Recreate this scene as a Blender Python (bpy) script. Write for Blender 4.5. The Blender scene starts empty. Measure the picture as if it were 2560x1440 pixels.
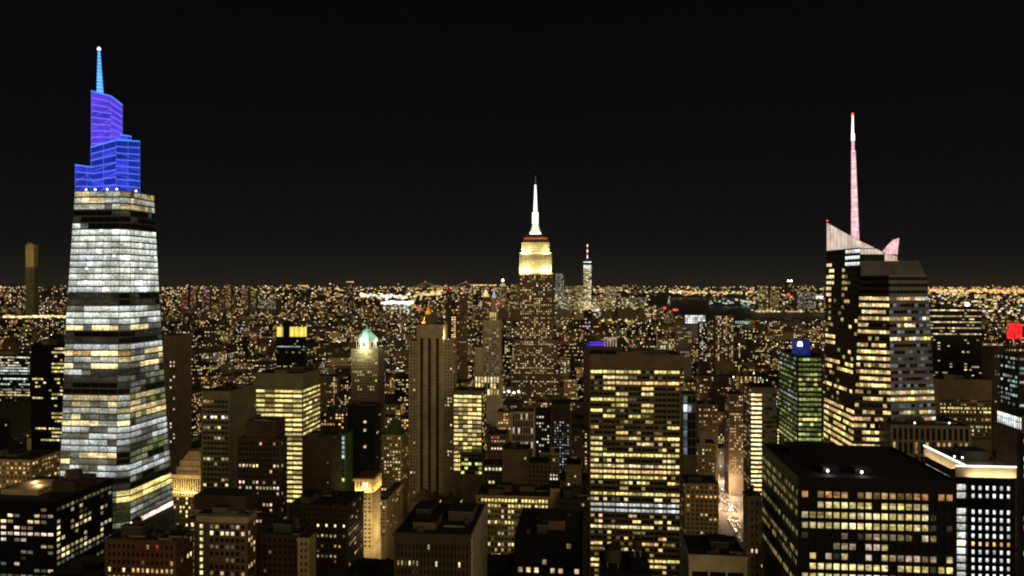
import bpy, math, random
import numpy as np
from math import sin, cos, radians
from mathutils import Vector
R = random.Random(7)
sc = bpy.context.scene
# ------------------------------------------------------------------ camera, sky, sun, exposure
F, CX, YH, H = 1900.0, 1280.0, 710.0, 260.0        # focal length in photo pixels, centre column, horizon row, eye height
cam_d = bpy.data.cameras.new('camera'); cam = bpy.data.objects.new('camera', cam_d)
sc.collection.objects.link(cam); sc.camera = cam
cam.location = (0, 0, H); cam.rotation_euler = (radians(90), 0, 0)
cam_d.sensor_width = 36.0; cam_d.lens = 36.0 * F / 2560.0; cam_d.shift_y = (YH - 720) / 2560.0
cam_d.clip_start = 1.0; cam_d.clip_end = 90000.0
w = bpy.data.worlds.new('World'); sc.world = w; w.use_nodes = True
nt = w.node_tree; nt.nodes.clear()
def N(t, kind, **kw):
    n = t.nodes.new(kind)
    for k, v in kw.items(): setattr(n, k, v)
    return n
tc = N(nt, 'ShaderNodeTexCoord'); sx = N(nt, 'ShaderNodeSeparateXYZ'); rp = N(nt, 'ShaderNodeValToRGB')
bg = N(nt, 'ShaderNodeBackground'); wo = N(nt, 'ShaderNodeOutputWorld')
nt.links.new(tc.outputs['Generated'], sx.inputs[0]); nt.links.new(sx.outputs['Z'], rp.inputs[0])
els = rp.color_ramp.elements
els[0].position = 0.0; els[0].color = (.0090, .0085, .0072, 1)
els[1].position = 1.0; els[1].color = (.0010, .0010, .0016, 1)
e = els.new(.05); e.color = (.0046, .0049, .0050, 1)
e = els.new(.16); e.color = (.0026, .0028, .0036, 1)
e = els.new(.40); e.color = (.0016, .0016, .0023, 1)
nt.links.new(rp.outputs[0], bg.inputs[0]); bg.inputs[1].default_value = 0.72
nt.links.new(bg.outputs[0], wo.inputs[0])
# the warm glow of the lit city behind the viewpoint, low and very soft
sl = bpy.data.lights.new('city_glow', 'SUN'); sl.energy = 0.46; sl.angle = radians(50); sl.color = (1, .75, .40)
so = bpy.data.objects.new('city_glow', sl); sc.collection.objects.link(so)
gd = Vector((-.32, 1, -.30)); so.rotation_euler = gd.to_track_quat('-Z', 'Y').to_euler()
sc.view_settings.view_transform = 'Standard'; sc.view_settings.look = 'None'
sc.view_settings.exposure = 0.5; sc.view_settings.gamma = 1.0
sc.render.engine = 'CYCLES'
cy = sc.cycles
cy.max_bounces = 3; cy.diffuse_bounces = 2; cy.glossy_bounces = 2; cy.transmission_bounces = 2
cy.sample_clamp_indirect = 1.5; cy.use_denoising = True; cy.filter_width = 2.1
cy.caustics_reflective = False; cy.caustics_refractive = False

# ------------------------------------------------------------------ materials
MATS = {}
def setp(b, **kw):
    for k, v in kw.items(): b.inputs[k.replace('_', ' ')].default_value = v
def wallmat(name, col, rough=.85, var=.35, scale=.12, metal=0.0):
    if name in MATS: return MATS[name]
    m = bpy.data.materials.new(name); m.use_nodes = True; t = m.node_tree; b = t.nodes['Principled BSDF']
    geo = N(t, 'ShaderNodeTexCoord')
    n1 = N(t, 'ShaderNodeTexNoise'); n1.inputs['Scale'].default_value = scale; n1.inputs['Detail'].default_value = 5
    n2 = N(t, 'ShaderNodeTexNoise'); n2.inputs['Scale'].default_value = scale * .12; n2.inputs['Detail'].default_value = 2
    ad = N(t, 'ShaderNodeMath', operation='ADD'); mr = N(t, 'ShaderNodeMapRange')
    mr.inputs[1].default_value = .7; mr.inputs[2].default_value = 1.3
    mr.inputs[3].default_value = 1 - var; mr.inputs[4].default_value = 1 + var
    mx = N(t, 'ShaderNodeVectorMath', operation='SCALE'); mx.inputs[0].default_value = col[:3]
    t.links.new(geo.outputs['Object'], n1.inputs['Vector']); t.links.new(geo.outputs['Object'], n2.inputs['Vector'])
    t.links.new(n1.outputs[0], ad.inputs[0]); t.links.new(n2.outputs[0], ad.inputs[1])
    t.links.new(ad.outputs[0], mr.inputs[0]); t.links.new(mr.outputs[0], mx.inputs['Scale'])
    t.links.new(mx.outputs[0], b.inputs['Base Color'])
    setp(b, Roughness=rough, Metallic=metal); b.inputs['Specular IOR Level'].default_value = .1 if rough < .5 else .25
    MATS[name] = m
    return m
for nm, c, r in (('limestone', (.50, .41, .27), .85), ('tan_stone', (.54, .42, .22), .85), ('brown_stone', (.19, .14, .085), .85),
                 ('dark_brown', (.075, .055, .034), .8), ('red_brick', (.13, .065, .035), .9), ('black_metal', (.010, .0095, .009), .45),
                 ('dark_glass', (.018, .02, .022), .25), ('grey_stone', (.24, .23, .20), .85), ('olive_wall', (.17, .16, .09), .8),
                 ('green_wall', (.08, .15, .05), .6), ('bluegrey_glass', (.22, .215, .225), .5), ('brown_glass', (.07, .052, .034), .5), ('curtain_frame', (.12, .12, .125), .5), ('roof_tar', (.028, .025, .022), .9),
                 ('roof_grey', (.085, .08, .075), .9), ('white_stone', (.55, .49, .38), .8), ('verdigris', (.36, .6, .47), .7),
                 ('gold_leaf', (.8, .45, .07), .35), ('steel', (.3, .3, .3), .4), ('asphalt', (.05, .045, .04), .9), ('concrete_cap', (.2, .17, .13), .9)):
    wallmat(nm, c, r)
COLS = {'w': (1, .79, .38), 'y': (1, .80, .27), 'a': (1, .52, .16), 'c': (.86, .93, .90), 't': (.55, .95, .80), 'p': (1, .72, .56),
        'g': (.80, .95, .28), 'b': (.70, .82, 1.0), 'r': (1, .06, .05), 'o': (1, .62, .26), 'i': (.72, .74, .60), 'e': (1.12, 1.2, 1.06)}
LEV = [.035, .17, .55, 1.2, 2.1]
def win(key):
    """a pane: dark glass ('d') or a lit room seen through glass (colour letter + brightness 0-4)"""
    if key in MATS: return MATS[key]
    m = bpy.data.materials.new('pane_' + key); m.use_nodes = True; t = m.node_tree; b = t.nodes['Principled BSDF']
    if key == 'd':
        setp(b, Base_Color=(.010, .010, .010, 1), Roughness=.35, Specular_IOR_Level=.12)
    else:
        c = COLS[key[0]]; s = LEV[int(key[1])]
        setp(b, Base_Color=(.02, .02, .02, 1), Roughness=.35, Specular_IOR_Level=.12)
        uv = N(t, 'ShaderNodeUVMap'); sp = N(t, 'ShaderNodeSeparateXYZ'); geo = N(t, 'ShaderNodeNewGeometry')
        nz = N(t, 'ShaderNodeTexNoise'); nz.inputs['Scale'].default_value = .8; nz.inputs['Detail'].default_value = 3
        n2 = N(t, 'ShaderNodeTexNoise'); n2.inputs['Scale'].default_value = .09; n2.inputs['Detail'].default_value = 1
        m1 = N(t, 'ShaderNodeMapRange'); m1.inputs[1].default_value = .35; m1.inputs[2].default_value = .65
        m1.inputs[3].default_value = .45; m1.inputs[4].default_value = 1.3
        m3 = N(t, 'ShaderNodeMapRange'); m3.inputs[1].default_value = .35; m3.inputs[2].default_value = .65
        m3.inputs[3].default_value = .65; m3.inputs[4].default_value = 1.25
        m2 = N(t, 'ShaderNodeMapRange'); m2.inputs[3].default_value = .62; m2.inputs[4].default_value = 1.2   # brighter ceiling
        mu = N(t, 'ShaderNodeMath', operation='MULTIPLY'); mv = N(t, 'ShaderNodeMath', operation='MULTIPLY'); mw = N(t, 'ShaderNodeMath', operation='MULTIPLY')
        mw.inputs[1].default_value = s
        L = t.links.new
        L(geo.outputs['Position'], nz.inputs['Vector']); L(geo.outputs['Position'], n2.inputs['Vector'])
        L(nz.outputs[0], m1.inputs[0]); L(n2.outputs[0], m3.inputs[0])
        L(uv.outputs[0], sp.inputs[0]); L(sp.outputs['Y'], m2.inputs[0])
        L(m1.outputs[0], mu.inputs[0]); L(m2.outputs[0], mu.inputs[1]); L(mu.outputs[0], mv.inputs[0]); L(m3.outputs[0], mv.inputs[1])
        L(mv.outputs[0], mw.inputs[0])
        # every pane differs: a roller blind drawn part way, and its own brightness
        oi = N(t, 'ShaderNodeObjectInfo'); ra = N(t, 'ShaderNodeMath', operation='ADD'); fr_ = N(t, 'ShaderNodeMath', operation='FRACT')
        L(oi.outputs['Random'], ra.inputs[0]); L(geo.outputs['Random Per Island'], ra.inputs[1]); L(ra.outputs[0], fr_.inputs[0])
        th = N(t, 'ShaderNodeMapRange'); th.inputs[1].default_value = .45; th.inputs[3].default_value = 1.05; th.inputs[4].default_value = .25
        gt = N(t, 'ShaderNodeMath', operation='GREATER_THAN'); bl = N(t, 'ShaderNodeMapRange'); bl.inputs[3].default_value = 1.; bl.inputs[4].default_value = .5
        wv = N(t, 'ShaderNodeMath', operation='MULTIPLY'); wv.inputs[1].default_value = 7.31; wf = N(t, 'ShaderNodeMath', operation='FRACT'); wr_ = N(t, 'ShaderNodeMapRange'); wr_.inputs[3].default_value = .72; wr_.inputs[4].default_value = 1.25
        fin_ = N(t, 'ShaderNodeMath', operation='MULTIPLY'); fi2 = N(t, 'ShaderNodeMath', operation='MULTIPLY')
        L(fr_.outputs[0], th.inputs[0]); L(sp.outputs['Y'], gt.inputs[0]); L(th.outputs[0], gt.inputs[1]); L(gt.outputs[0], bl.inputs[0])
        L(fr_.outputs[0], wv.inputs[0]); L(wv.outputs[0], wf.inputs[0]); L(wf.outputs[0], wr_.inputs[0])
        L(mw.outputs[0], fin_.inputs[0]); L(bl.outputs[0], fin_.inputs[1]) if key[0] not in 'ec' else setattr(fin_.inputs[1], 'default_value', 1.0); L(fin_.outputs[0], fi2.inputs[0]); L(wr_.outputs[0], fi2.inputs[1])
        L(fi2.outputs[0], b.inputs['Emission Strength'])
        setp(b, Emission_Color=(*c, 1))
    m.cycles.emission_sampling = 'NONE'
    MATS[key] = m
    return m
def glow(name, col, s, lines=None):
    """a light-giving surface (lamp, lit panel)"""
    if name in MATS: return MATS[name]
    m = bpy.data.materials.new(name); m.use_nodes = True; t = m.node_tree; b = t.nodes['Principled BSDF']
    setp(b, Base_Color=(.02, .02, .02, 1), Roughness=.4, Emission_Color=(*col, 1), Emission_Strength=s)
    if lines:
        geo = N(t, 'ShaderNodeNewGeometry'); nz = N(t, 'ShaderNodeTexNoise'); nz.inputs['Scale'].default_value = lines
        nz.inputs['Detail'].default_value = 3
        mr = N(t, 'ShaderNodeMapRange'); mr.inputs[1].default_value = .32; mr.inputs[2].default_value = .68
        mr.inputs[3].default_value = s * .68; mr.inputs[4].default_value = s * 1.25
        t.links.new(geo.outputs['Position'], nz.inputs['Vector']); t.links.new(nz.outputs[0], mr.inputs[0])
        t.links.new(mr.outputs[0], b.inputs['Emission Strength'])
    m.cycles.emission_sampling = 'NONE'
    MATS[name] = m
    return m
glow('lamp_white', (1, .96, .86), 6); glow('lamp_warm', (1, .72, .36), 4); glow('lamp_red', (1, .05, .04), 3)
glow('lamp_cool', (.86, .93, 1), 6); glow('sign_red', (1, .006, .012), 1.0); glow('line_white', (1, .9, .78), 2.2)
glow('blue_deep', (.015, .04, .60), .42, .10); glow('blue_mid', (.04, .06, .85), .55, .10); glow('violet', (.11, .06, .95), .55, .12)
glow('blue_line', (.10, .18, 1.0), .75); glow('violet_line', (.26, .16, 1.0), .7); glow('cyan_edge', (.06, .30, 1.0), 1.0)
glow('spire_blue', (.05, .30, 1.0), 1.0, .25); glow('spire_cyan', (.25, .75, 1.0), 1.1)
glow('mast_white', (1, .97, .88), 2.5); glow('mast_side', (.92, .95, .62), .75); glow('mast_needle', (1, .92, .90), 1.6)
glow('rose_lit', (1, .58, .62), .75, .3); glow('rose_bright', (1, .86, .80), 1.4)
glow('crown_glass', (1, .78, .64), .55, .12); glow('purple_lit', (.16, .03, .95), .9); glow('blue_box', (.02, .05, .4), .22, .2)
glow('rust_red', (1, .16, .08), .4, .2); glow('crown_yellow', (1, .80, .12), .75, .1)
def M(k):
    if k in MATS: return MATS[k]
    return win(k)

# ------------------------------------------------------------------ mesh helpers
class MB:
    def __init__(s): s.v = []; s.f = []; s.m = []
    def quad(s, a, b, c, d, m):
        n = len(s.v); s.v += [tuple(a), tuple(b), tuple(c), tuple(d)]; s.f.append((n, n + 1, n + 2, n + 3)); s.m.append(m)
    def tri(s, a, b, c, m):
        n = len(s.v); s.v += [tuple(a), tuple(b), tuple(c)]; s.f.append((n, n + 1, n + 2)); s.m.append(m)
    def poly(s, pts, m):
        n = len(s.v); s.v += [tuple(p) for p in pts]; s.f.append(tuple(range(n, n + len(pts)))); s.m.append(m)
    def prism(s, bot, top, m, cap=None, base=False):
        k = len(bot)
        for i in range(k):
            j = (i + 1) % k; s.quad(bot[i], bot[j], top[j], top[i], m)
        s.poly(top, cap or m)
        if base: s.poly(bot[::-1], m)
    def box(s, x0, x1, y0, y1, z0, z1, m, cap=None, base=True):
        b = [(x0, y0, z0), (x1, y0, z0), (x1, y1, z0), (x0, y1, z0)]
        s.prism(b, [(p[0], p[1], z1) for p in b], m, cap, base)
    def cyl(s, x, y, z0, z1, r0, r1, m, n=12, cap=None):
        b = [(x + r0 * cos(2 * math.pi * i / n), y + r0 * sin(2 * math.pi * i / n), z0) for i in range(n)]
        if r1 < 1e-6:
            for i in range(n): s.tri(b[i], b[(i + 1) % n], (x, y, z1), m)
        else:
            t = [(x + r1 * cos(2 * math.pi * i / n), y + r1 * sin(2 * math.pi * i / n), z1) for i in range(n)]
            s.prism(b, t, m, cap)
        s.poly(b[::-1], m)
    def pyr(s, base, apex, m):
        for i in range(len(base)): s.tri(base[i], base[(i + 1) % len(base)], apex, m)
    def tube(s, p, q, r, m, n=5, r1=None):
        p, q = Vector(p), Vector(q); d = (q - p).normalized(); a = d.orthogonal().normalized(); b = d.cross(a); r1 = r if r1 is None else r1
        A = [p + (a * cos(2 * math.pi * i / n) + b * sin(2 * math.pi * i / n)) * r for i in range(n)]
        B = [q + (a * cos(2 * math.pi * i / n) + b * sin(2 * math.pi * i / n)) * r1 for i in range(n)]
        s.prism(A, B, m, base=True)
    def build(s, name, parent=None, center=None, link=True):
        me = bpy.data.meshes.new(name)
        v = s.v
        if center is not None: v = [(p[0] - center[0], p[1] - center[1], p[2] - center[2]) for p in v]
        me.from_pydata(v, [], s.f)
        ks = list(dict.fromkeys(s.m)); ix = {k: i for i, k in enumerate(ks)}
        for k in ks: me.materials.append(M(k))
        me.polygons.foreach_set('material_index', [ix[k] for k in s.m])
        ul = me.uv_layers.new(name='UVMap')
        cyc = ((0, 0), (1, 0), (1, 1), (0, 1))
        uv = []
        for f in s.f:
            for i in range(len(f)): uv += cyc[i % 4]
        ul.data.foreach_set('uv', uv)
        me.update()
        o = bpy.data.objects.new(name, me)
        if parent is not None: o.parent = parent
        if center is not None: o.location = center
        sc.collection.objects.link(o)
        return o
def tag(o, label=None, cat=None, group=None, kind=None):
    for k, v in (('label', label), ('category', cat), ('group', group), ('kind', kind)):
        if v: o[k] = v
    return o

# ------------------------------------------------------------------ street-grid frame: U runs along cross streets, V along the avenues
A = radians(5.68); CA, SA = cos(A), sin(A)
def P(px, py, D): return ((px - CX) / F * D, D, H + (YH - py) / F * D)
def proj(x, y, z): return CX + F * x / y, YH - F * (z - H) / y

# ------------------------------------------------------------------ facades
def facade(mb, panes, P00, P10, P01, P11, nx, nz, wx, wz, wall, keys, depth=.35, ml=0., mr=0., mbt=0., mt=0., zoff=.5):
    """wall with real recessed openings; panes sit at the back of each. P** = bottom/top corners seen from outside."""
    P00, P10, P01, P11 = (np.array(p, float) for p in (P00, P10, P01, P11))
    n = np.cross(P10 - P00, P01 - P00); n /= np.linalg.norm(n)
    def pt(s, t): return (P00 * (1 - s) + P10 * s) * (1 - t) + (P01 * (1 - s) + P11 * s) * t
    W = 1 - ml - mr; Ht = 1 - mbt - mt; ds = W / nx; dt = Ht / nz
    tprev = 0.
    for j in range(nz):
        t0 = mbt + dt * j + dt * (1 - wz) * zoff; t1 = t0 + dt * wz
        mb.quad(pt(0, tprev), pt(1, tprev), pt(1, t0), pt(0, t0), wall)
        sprev = 0.
        for i in range(nx):
            k = keys[j][i]
            if k == 'x': continue
            s0 = ml + ds * i + ds * (1 - wx) / 2; s1 = s0 + ds * wx
            a, b, c, d = pt(s0, t0), pt(s1, t0), pt(s1, t1), pt(s0, t1)
            mb.quad(pt(sprev, t0), a, d, pt(sprev, t1), wall)
            q = -n * depth
            a2, b2, c2, d2 = a + q, b + q, c + q, d + q
            mb.quad(a, b, b2, a2, wall); mb.quad(b, c, c2, b2, wall); mb.quad(c, d, d2, c2, wall); mb.quad(d, a, a2, d2, wall)
            panes.append((a2, b2, c2, d2, k, n))
            sprev = s1
        mb.quad(pt(sprev, t0), pt(1, t0), pt(1, t1), pt(sprev, t1), wall)
        tprev = t1
    mb.quad(pt(0, tprev), pt(1, tprev), pt(1, 1), pt(0, 1), wall)

def pick(cols, lv):
    return R.choice(cols) + str(R.choice(lv))
def office(pf=.4, pp=.3, cols='wwy', lv=(2, 3, 3), low=.06, off='d'):
    def g(nx, nz):
        out = []
        for j in range(nz):
            r = R.random(); c = R.choice(cols)
            if r < pf:
                l = R.choice(lv); row = [c + str(l if R.random() < .8 else max(0, l - 1)) if R.random() > .06 else off for _ in range(nx)]
            elif r < pf + pp:
                row = []; on = R.random() < .5
                for i in range(nx):
                    if R.random() < .3: on = not on
                    row.append((c if R.random() < .8 else R.choice(cols)) + str(R.choice(lv)) if on else (off if R.random() > low else c + '1'))
            else:
                row = [pick(cols, (0, 1, 2)) if R.random() < low * 2 else off for _ in range(nx)]
            out.append(row)
        return out
    return g
def sparse(p=.15, cols='wwya', lv=(1, 2, 3), off='d'):
    def g(nx, nz):
        out = []
        for j in range(nz):
            pj = 1.35 * p * R.choice((.3, .7, 1, 1, 1.8)); row = []; on = False
            for i in range(nx):
                on = R.random() < (.55 if on else pj); row.append(pick(cols, lv) if on else off)
            out.append(row)
        return out
    return g
def allon(cols='w', lv=(3,), miss=.03):
    return lambda nx, nz: [[pick(cols, lv) if R.random() > miss else 'd' for i in range(nx)] for j in range(nz)]
def rows(spec, base):
    """explicit rows counted from the top: {row: string of keys or generator}; others from base"""
    def g(nx, nz):
        o = base(nx, nz)
        for r, s in spec.items():
            if r < nz: o[nz - 1 - r] = s(nx, 1)[0]
        return o
    return g
def Fc(bay=3., fh=3.8, wx=.6, wz=.55, pat=None, mt=1.5, ml=1., mr=1., depth=.35, nx=None):
    return dict(bay=bay, fh=fh, wx=wx, wz=wz, pat=pat or sparse(), mt=mt, ml=ml, mr=mr, depth=depth, nx=nx)

BLDS = []
class Bld:
    def __init__(s, name, label, cat, xl, D, group=None, short=None):
        s.X0 = (xl - CX) / F * D; s.Y0 = D
        s.root = bpy.data.objects.new(name, None); sc.collection.objects.link(s.root)
        s.root.location = (s.X0, s.Y0, 0); s.root.rotation_euler = (0, 0, -A); s.root.empty_display_size = 5
        tag(s.root, label, cat, group); s.wall = MB(); s.panes = []; s.quads = []; s.foot = []; s.vis = []; s.short = short
        s.xs = []; BLDS.append(s)
    def u(s, px, v=0.):
        k = (px - CX) / F; return (k * (s.Y0 + v * CA) - s.X0 - v * SA) / (CA + k * SA)
    def v_of(s, px, u):
        k = (px - CX) / F; return (k * s.Y0 - k * u * SA - s.X0 - u * CA) / (SA - k * CA)
    def z(s, py, u=0., v=0.): return H + (YH - py) / F * (s.Y0 - u * SA + v * CA)
    def w(s, p): return (s.X0 + p[0] * CA + p[1] * SA, s.Y0 - p[0] * SA + p[1] * CA, p[2])
    def mass(s, xl, xr, yt, v=0., L=None, xs=None, z0=0., yb=None, wall='limestone', fr=None, sd=None, vis=1440, roof='roof_tar', par=1.0, plain=False, z1=None):
        u0, u1 = s.u(xl, v), s.u(xr, v); left = (xl + xr) / 2 < 1469
        uc = u1 if left else u0
        if z1 is None: z1 = s.z(yt, uc, v)
        if yb is not None: z0 = s.z(yb, uc, v)
        if L is None: L = (s.v_of(xs, uc) - v) if xs is not None else max(14., min(40., (u1 - u0) * .8))
        v1 = v + L; mb = s.wall
        zv = max(z0 + 4, s.z(vis, uc, v) - 2)
        def side(Pa, Pb, sp):
            (ax, ay), (bx, by) = Pa, Pb; wd = math.hypot(bx - ax, by - ay)
            if sp is None:
                mb.quad((ax, ay, z0), (bx, by, z0), (bx, by, z1), (ax, ay, z1), wall); return
            nz = max(1, int((z1 - sp['mt'] - zv) / sp['fh'] + .999)); zb = z1 - sp['mt'] - nz * sp['fh']
            if zb < z0 + 1: nz = max(1, int((z1 - sp['mt'] - z0 - 1) / sp['fh'])); zb = z1 - sp['mt'] - nz * sp['fh']
            nx = sp['nx'] or max(1, round((wd - sp['ml'] - sp['mr']) / sp['bay']))
            keys = sp['pat'](nx, nz)
            if zb > z0 + .01: mb.quad((ax, ay, z0), (bx, by, z0), (bx, by, zb), (ax, ay, zb), wall)
            facade(mb, s.panes, (ax, ay, zb), (bx, by, zb), (ax, ay, z1), (bx, by, z1), nx, nz, sp['wx'], sp['wz'], wall, keys, sp['depth'],
                   ml=sp['ml'] / wd, mr=sp['mr'] / wd, mt=sp['mt'] / (z1 - zb))
        side((u0, v), (u1, v), fr)
        if fr and s.Y0 < 700 and wall in ('brown_stone', 'dark_brown', 'red_brick', 'tan_stone', 'limestone') and fr['fh'] < 5:
            nz_ = max(1, int((z1 - fr['mt'] - zv) / fr['fh'] + .999)); zl = [(z1 - 1.3, z1 - .25, .45)]       # cornice and belt courses
            zl += [(z1 - fr['mt'] - k * fr['fh'] - .25, z1 - fr['mt'] - k * fr['fh'] + .2, .22) for k in range(1, nz_, 5)]
            for za_, zb_, pr in zl:
                if za_ < z0 + 1: continue
                mb.box(u0 - pr, u1 + pr, v - pr, v - .01, za_, zb_, wall)
                if left: mb.box(u1 + .01, u1 + pr, v, v1, za_, zb_, wall)
                else: mb.box(u0 - pr, u0 - .01, v, v1, za_, zb_, wall)
        sd = dict(sd, depth=min(sd['depth'], .1)) if sd else None
        side((u1, v), (u1, v1), sd if left else None)
        side((u0, v1), (u0, v), None if left else sd)
        side((u1, v1), (u0, v1), None)
        rb = MB(); zr = z1 - par; t = .45
        rb.quad((u0 + t, v + t, zr), (u1 - t, v + t, zr), (u1 - t, v1 - t, zr), (u0 + t, v1 - t, zr), roof)
        o = [(u0, v), (u1, v), (u1, v1), (u0, v1)]; ii = [(u0 + t, v + t), (u1 - t, v + t), (u1 - t, v1 - t), (u0 + t, v1 - t)]
        for q in range(4):
            r = (q + 1) % 4
            rb.quad((*o[q], z1), (*o[r], z1), (*ii[r], z1), (*ii[q], z1), 'concrete_cap' if wall != 'black_metal' else 'roof_tar')
            rb.quad((*ii[q], z1), (*ii[r], z1), (*ii[r], zr), (*ii[q], zr), roof)
        rb.build('roof', s.root)
        for a, b, c, d in (((u0, v, z0), (u1, v, z0), (u1, v, z1), (u0, v, z1)),
                           ((u1, v, z0), (u1, v1, z0), (u1, v1, z1), (u1, v, z1)), ((u0, v, z0), (u0, v1, z0), (u0, v1, z1), (u0, v, z1)),
                           ((u0, v, z1), (u1, v, z1), (u1, v1, z1), (u0, v1, z1))):
            s.quads.append([s.w(a), s.w(b), s.w(c), s.w(d)])
        s.foot.append((u0, u1, v, v1)); s.vis.append((xl, xr, yt, vis))
        return u0, u1, v, v1, z1
    def bulk(s, m, n=2, hmax=5., mat=None):
        """rooftop machine rooms and a tank, each a part"""
        u0, u1, v0, v1, z1 = m; W, Dp = u1 - u0, v1 - v0
        if s.Y0 < 620:
            for i in range(7):                               # fans, vents and ducts
                a, c = u0 + W * R.uniform(.05, .88), v0 + Dp * R.uniform(.08, .85); q = MB(); k = R.random()
                if k < .35: q.cyl(a, c, z1 - 1, z1 + R.uniform(0, .8), R.uniform(.5, 1.1), .8, 'roof_grey', 10)
                elif k < .7: q.box(a, a + R.uniform(1, 3), c, c + R.uniform(1, 2.4), z1 - 1, z1 + R.uniform(-.2, 1.0), 'roof_grey')
                else: q.box(a, a + R.uniform(4, W * .2 + 4.1), c, c + .7, z1 - .8, z1 - .1, 'steel')
                q.build('roof_unit', s.root)
        for i in range(n):
            a = u0 + W * R.uniform(.08, .6); b = a + W * R.uniform(.15, .34); c = v0 + Dp * R.uniform(.15, .5); d = c + Dp * R.uniform(.2, .4)
            h = R.uniform(.4, 1) * hmax
            q = MB(); q.box(a, b, c, d, z1 - 1 + .0, z1 - 1 + h, mat or R.choice(('dark_brown', 'roof_grey', 'brown_stone')), 'roof_tar')
            q.box(a - .25, b + .25, c - .25, d + .25, z1 - 1 + h + .003, z1 - .6 + h, 'concrete_cap', 'roof_tar'); q.build('bulkhead', s.root)
    def tank(s, u, v, z, r=2.2, h=4.5):
        q = MB()
        for dx in (-1, 1):
            for dy in (-1, 1): q.box(u + dx * r * .6 - .15, u + dx * r * .6 + .15, v + dy * r * .6 - .15, v + dy * r * .6 + .15, z, z + 2.5, 'steel')
        q.cyl(u, v, z + 2.5, z + 2.5 + h, r, r * .95, 'dark_brown', 14); q.cyl(u, v, z + 2.5 + h, z + 4.4 + h, r * 1.06, 0, 'roof_tar', 14)
        q.build('water_tank', s.root)
    def lamp(s, u, v, z, r=.6, mat='lamp_white', name='rooftop_light'):
        q = MB(); q.cyl(u, v, z, z + 1.2, .12, .12, 'steel', 6); q.cyl(u, v, z + 1.2, z + 1.2 + r * 1.6, r, r * .6, mat, 10); q.build(name, s.root)
    def finish(s, zbuf):
        if s.wall.f: s.wall.build('wall', s.root)
        scored = []
        for p in s.panes:
            c = (p[0] + p[2]) / 2; wc = s.w(c); x, y = proj(*wc)
            nn = p[5]; wn = (nn[0] * CA + nn[1] * SA, -nn[0] * SA + nn[1] * CA, nn[2])
            area = np.linalg.norm(np.cross(p[1] - p[0], p[3] - p[0]))
            vd = np.array([wc[0], wc[1], wc[2] - H]); dist = np.linalg.norm(vd)
            f = max(0., -float(np.dot(vd / dist, wn))) * area / dist ** 2 * F * F
            inside = -4 < x < 2564 and -4 < y < 1444
            seen = inside and zbuf_at(zbuf, x, y) > wc[1] - 2.5
            scored.append((f * (1 if seen else .001 if inside else 1e-6) * (1.25 if p[4] != 'd' else 1), p, c))
        scored.sort(key=lambda q: -q[0])
        for _, p, c in scored[:100]:
            q = MB(); q.quad(p[0], p[1], p[2], p[3], p[4]); q.build('window', s.root, center=tuple(c))
        if len(scored) > 100:
            q = MB()
            for _, p, c in scored[100:]: q.quad(p[0], p[1], p[2], p[3], p[4])
            tag(q.build('window', s.root), kind='stuff')

# ------------------------------------------------------------------ a coarse depth map: which building shows where
ZW, ZH = 640, 360
def new_zbuf(): return np.full((ZH, ZW), 1e9), np.full((ZH, ZW), -1, int)
def raster(zb, ib, quad, idn):
    pts = []
    for x, y, z in quad:
        if y < 5: return
        px, py = proj(x, y, z); pts.append((px / 4, py / 4, 1 / y))
    xs_ = [p[0] for p in pts]; ys_ = [p[1] for p in pts]
    x0, x1 = max(0, int(min(xs_))), min(ZW - 1, int(max(xs_)) + 1); y0, y1 = max(0, int(min(ys_))), min(ZH - 1, int(max(ys_)) + 1)
    if x0 > x1 or y0 > y1: return
    X, Y = np.meshgrid(np.arange(x0, x1 + 1) + .5, np.arange(y0, y1 + 1) + .5)
    for tri in ((0, 1, 2), (0, 2, 3)):
        (ax, ay, az), (bx, by, bz), (cx, cy_, cz) = (pts[i] for i in tri)
        den = (by - cy_) * (ax - cx) + (cx - bx) * (ay - cy_)
        if abs(den) < 1e-9: continue
        l0 = ((by - cy_) * (X - cx) + (cx - bx) * (Y - cy_)) / den; l1 = ((cy_ - ay) * (X - cx) + (ax - cx) * (Y - cy_)) / den; l2 = 1 - l0 - l1
        m = (l0 >= -1e-6) & (l1 >= -1e-6) & (l2 >= -1e-6)
        if not m.any(): continue
        d = 1 / np.maximum(l0 * az + l1 * bz + l2 * cz, 1e-9)
        sub = zb[y0:y1 + 1, x0:x1 + 1]; si = ib[y0:y1 + 1, x0:x1 + 1]
        k = m & (d < sub - .5); sub[k] = d[k]; si[k] = idn
def zbuf_at(zb, px, py):
    i, j = int(py / 4), int(px / 4)
    return zb[min(max(i, 0), ZH - 1), min(max(j, 0), ZW - 1)]
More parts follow.
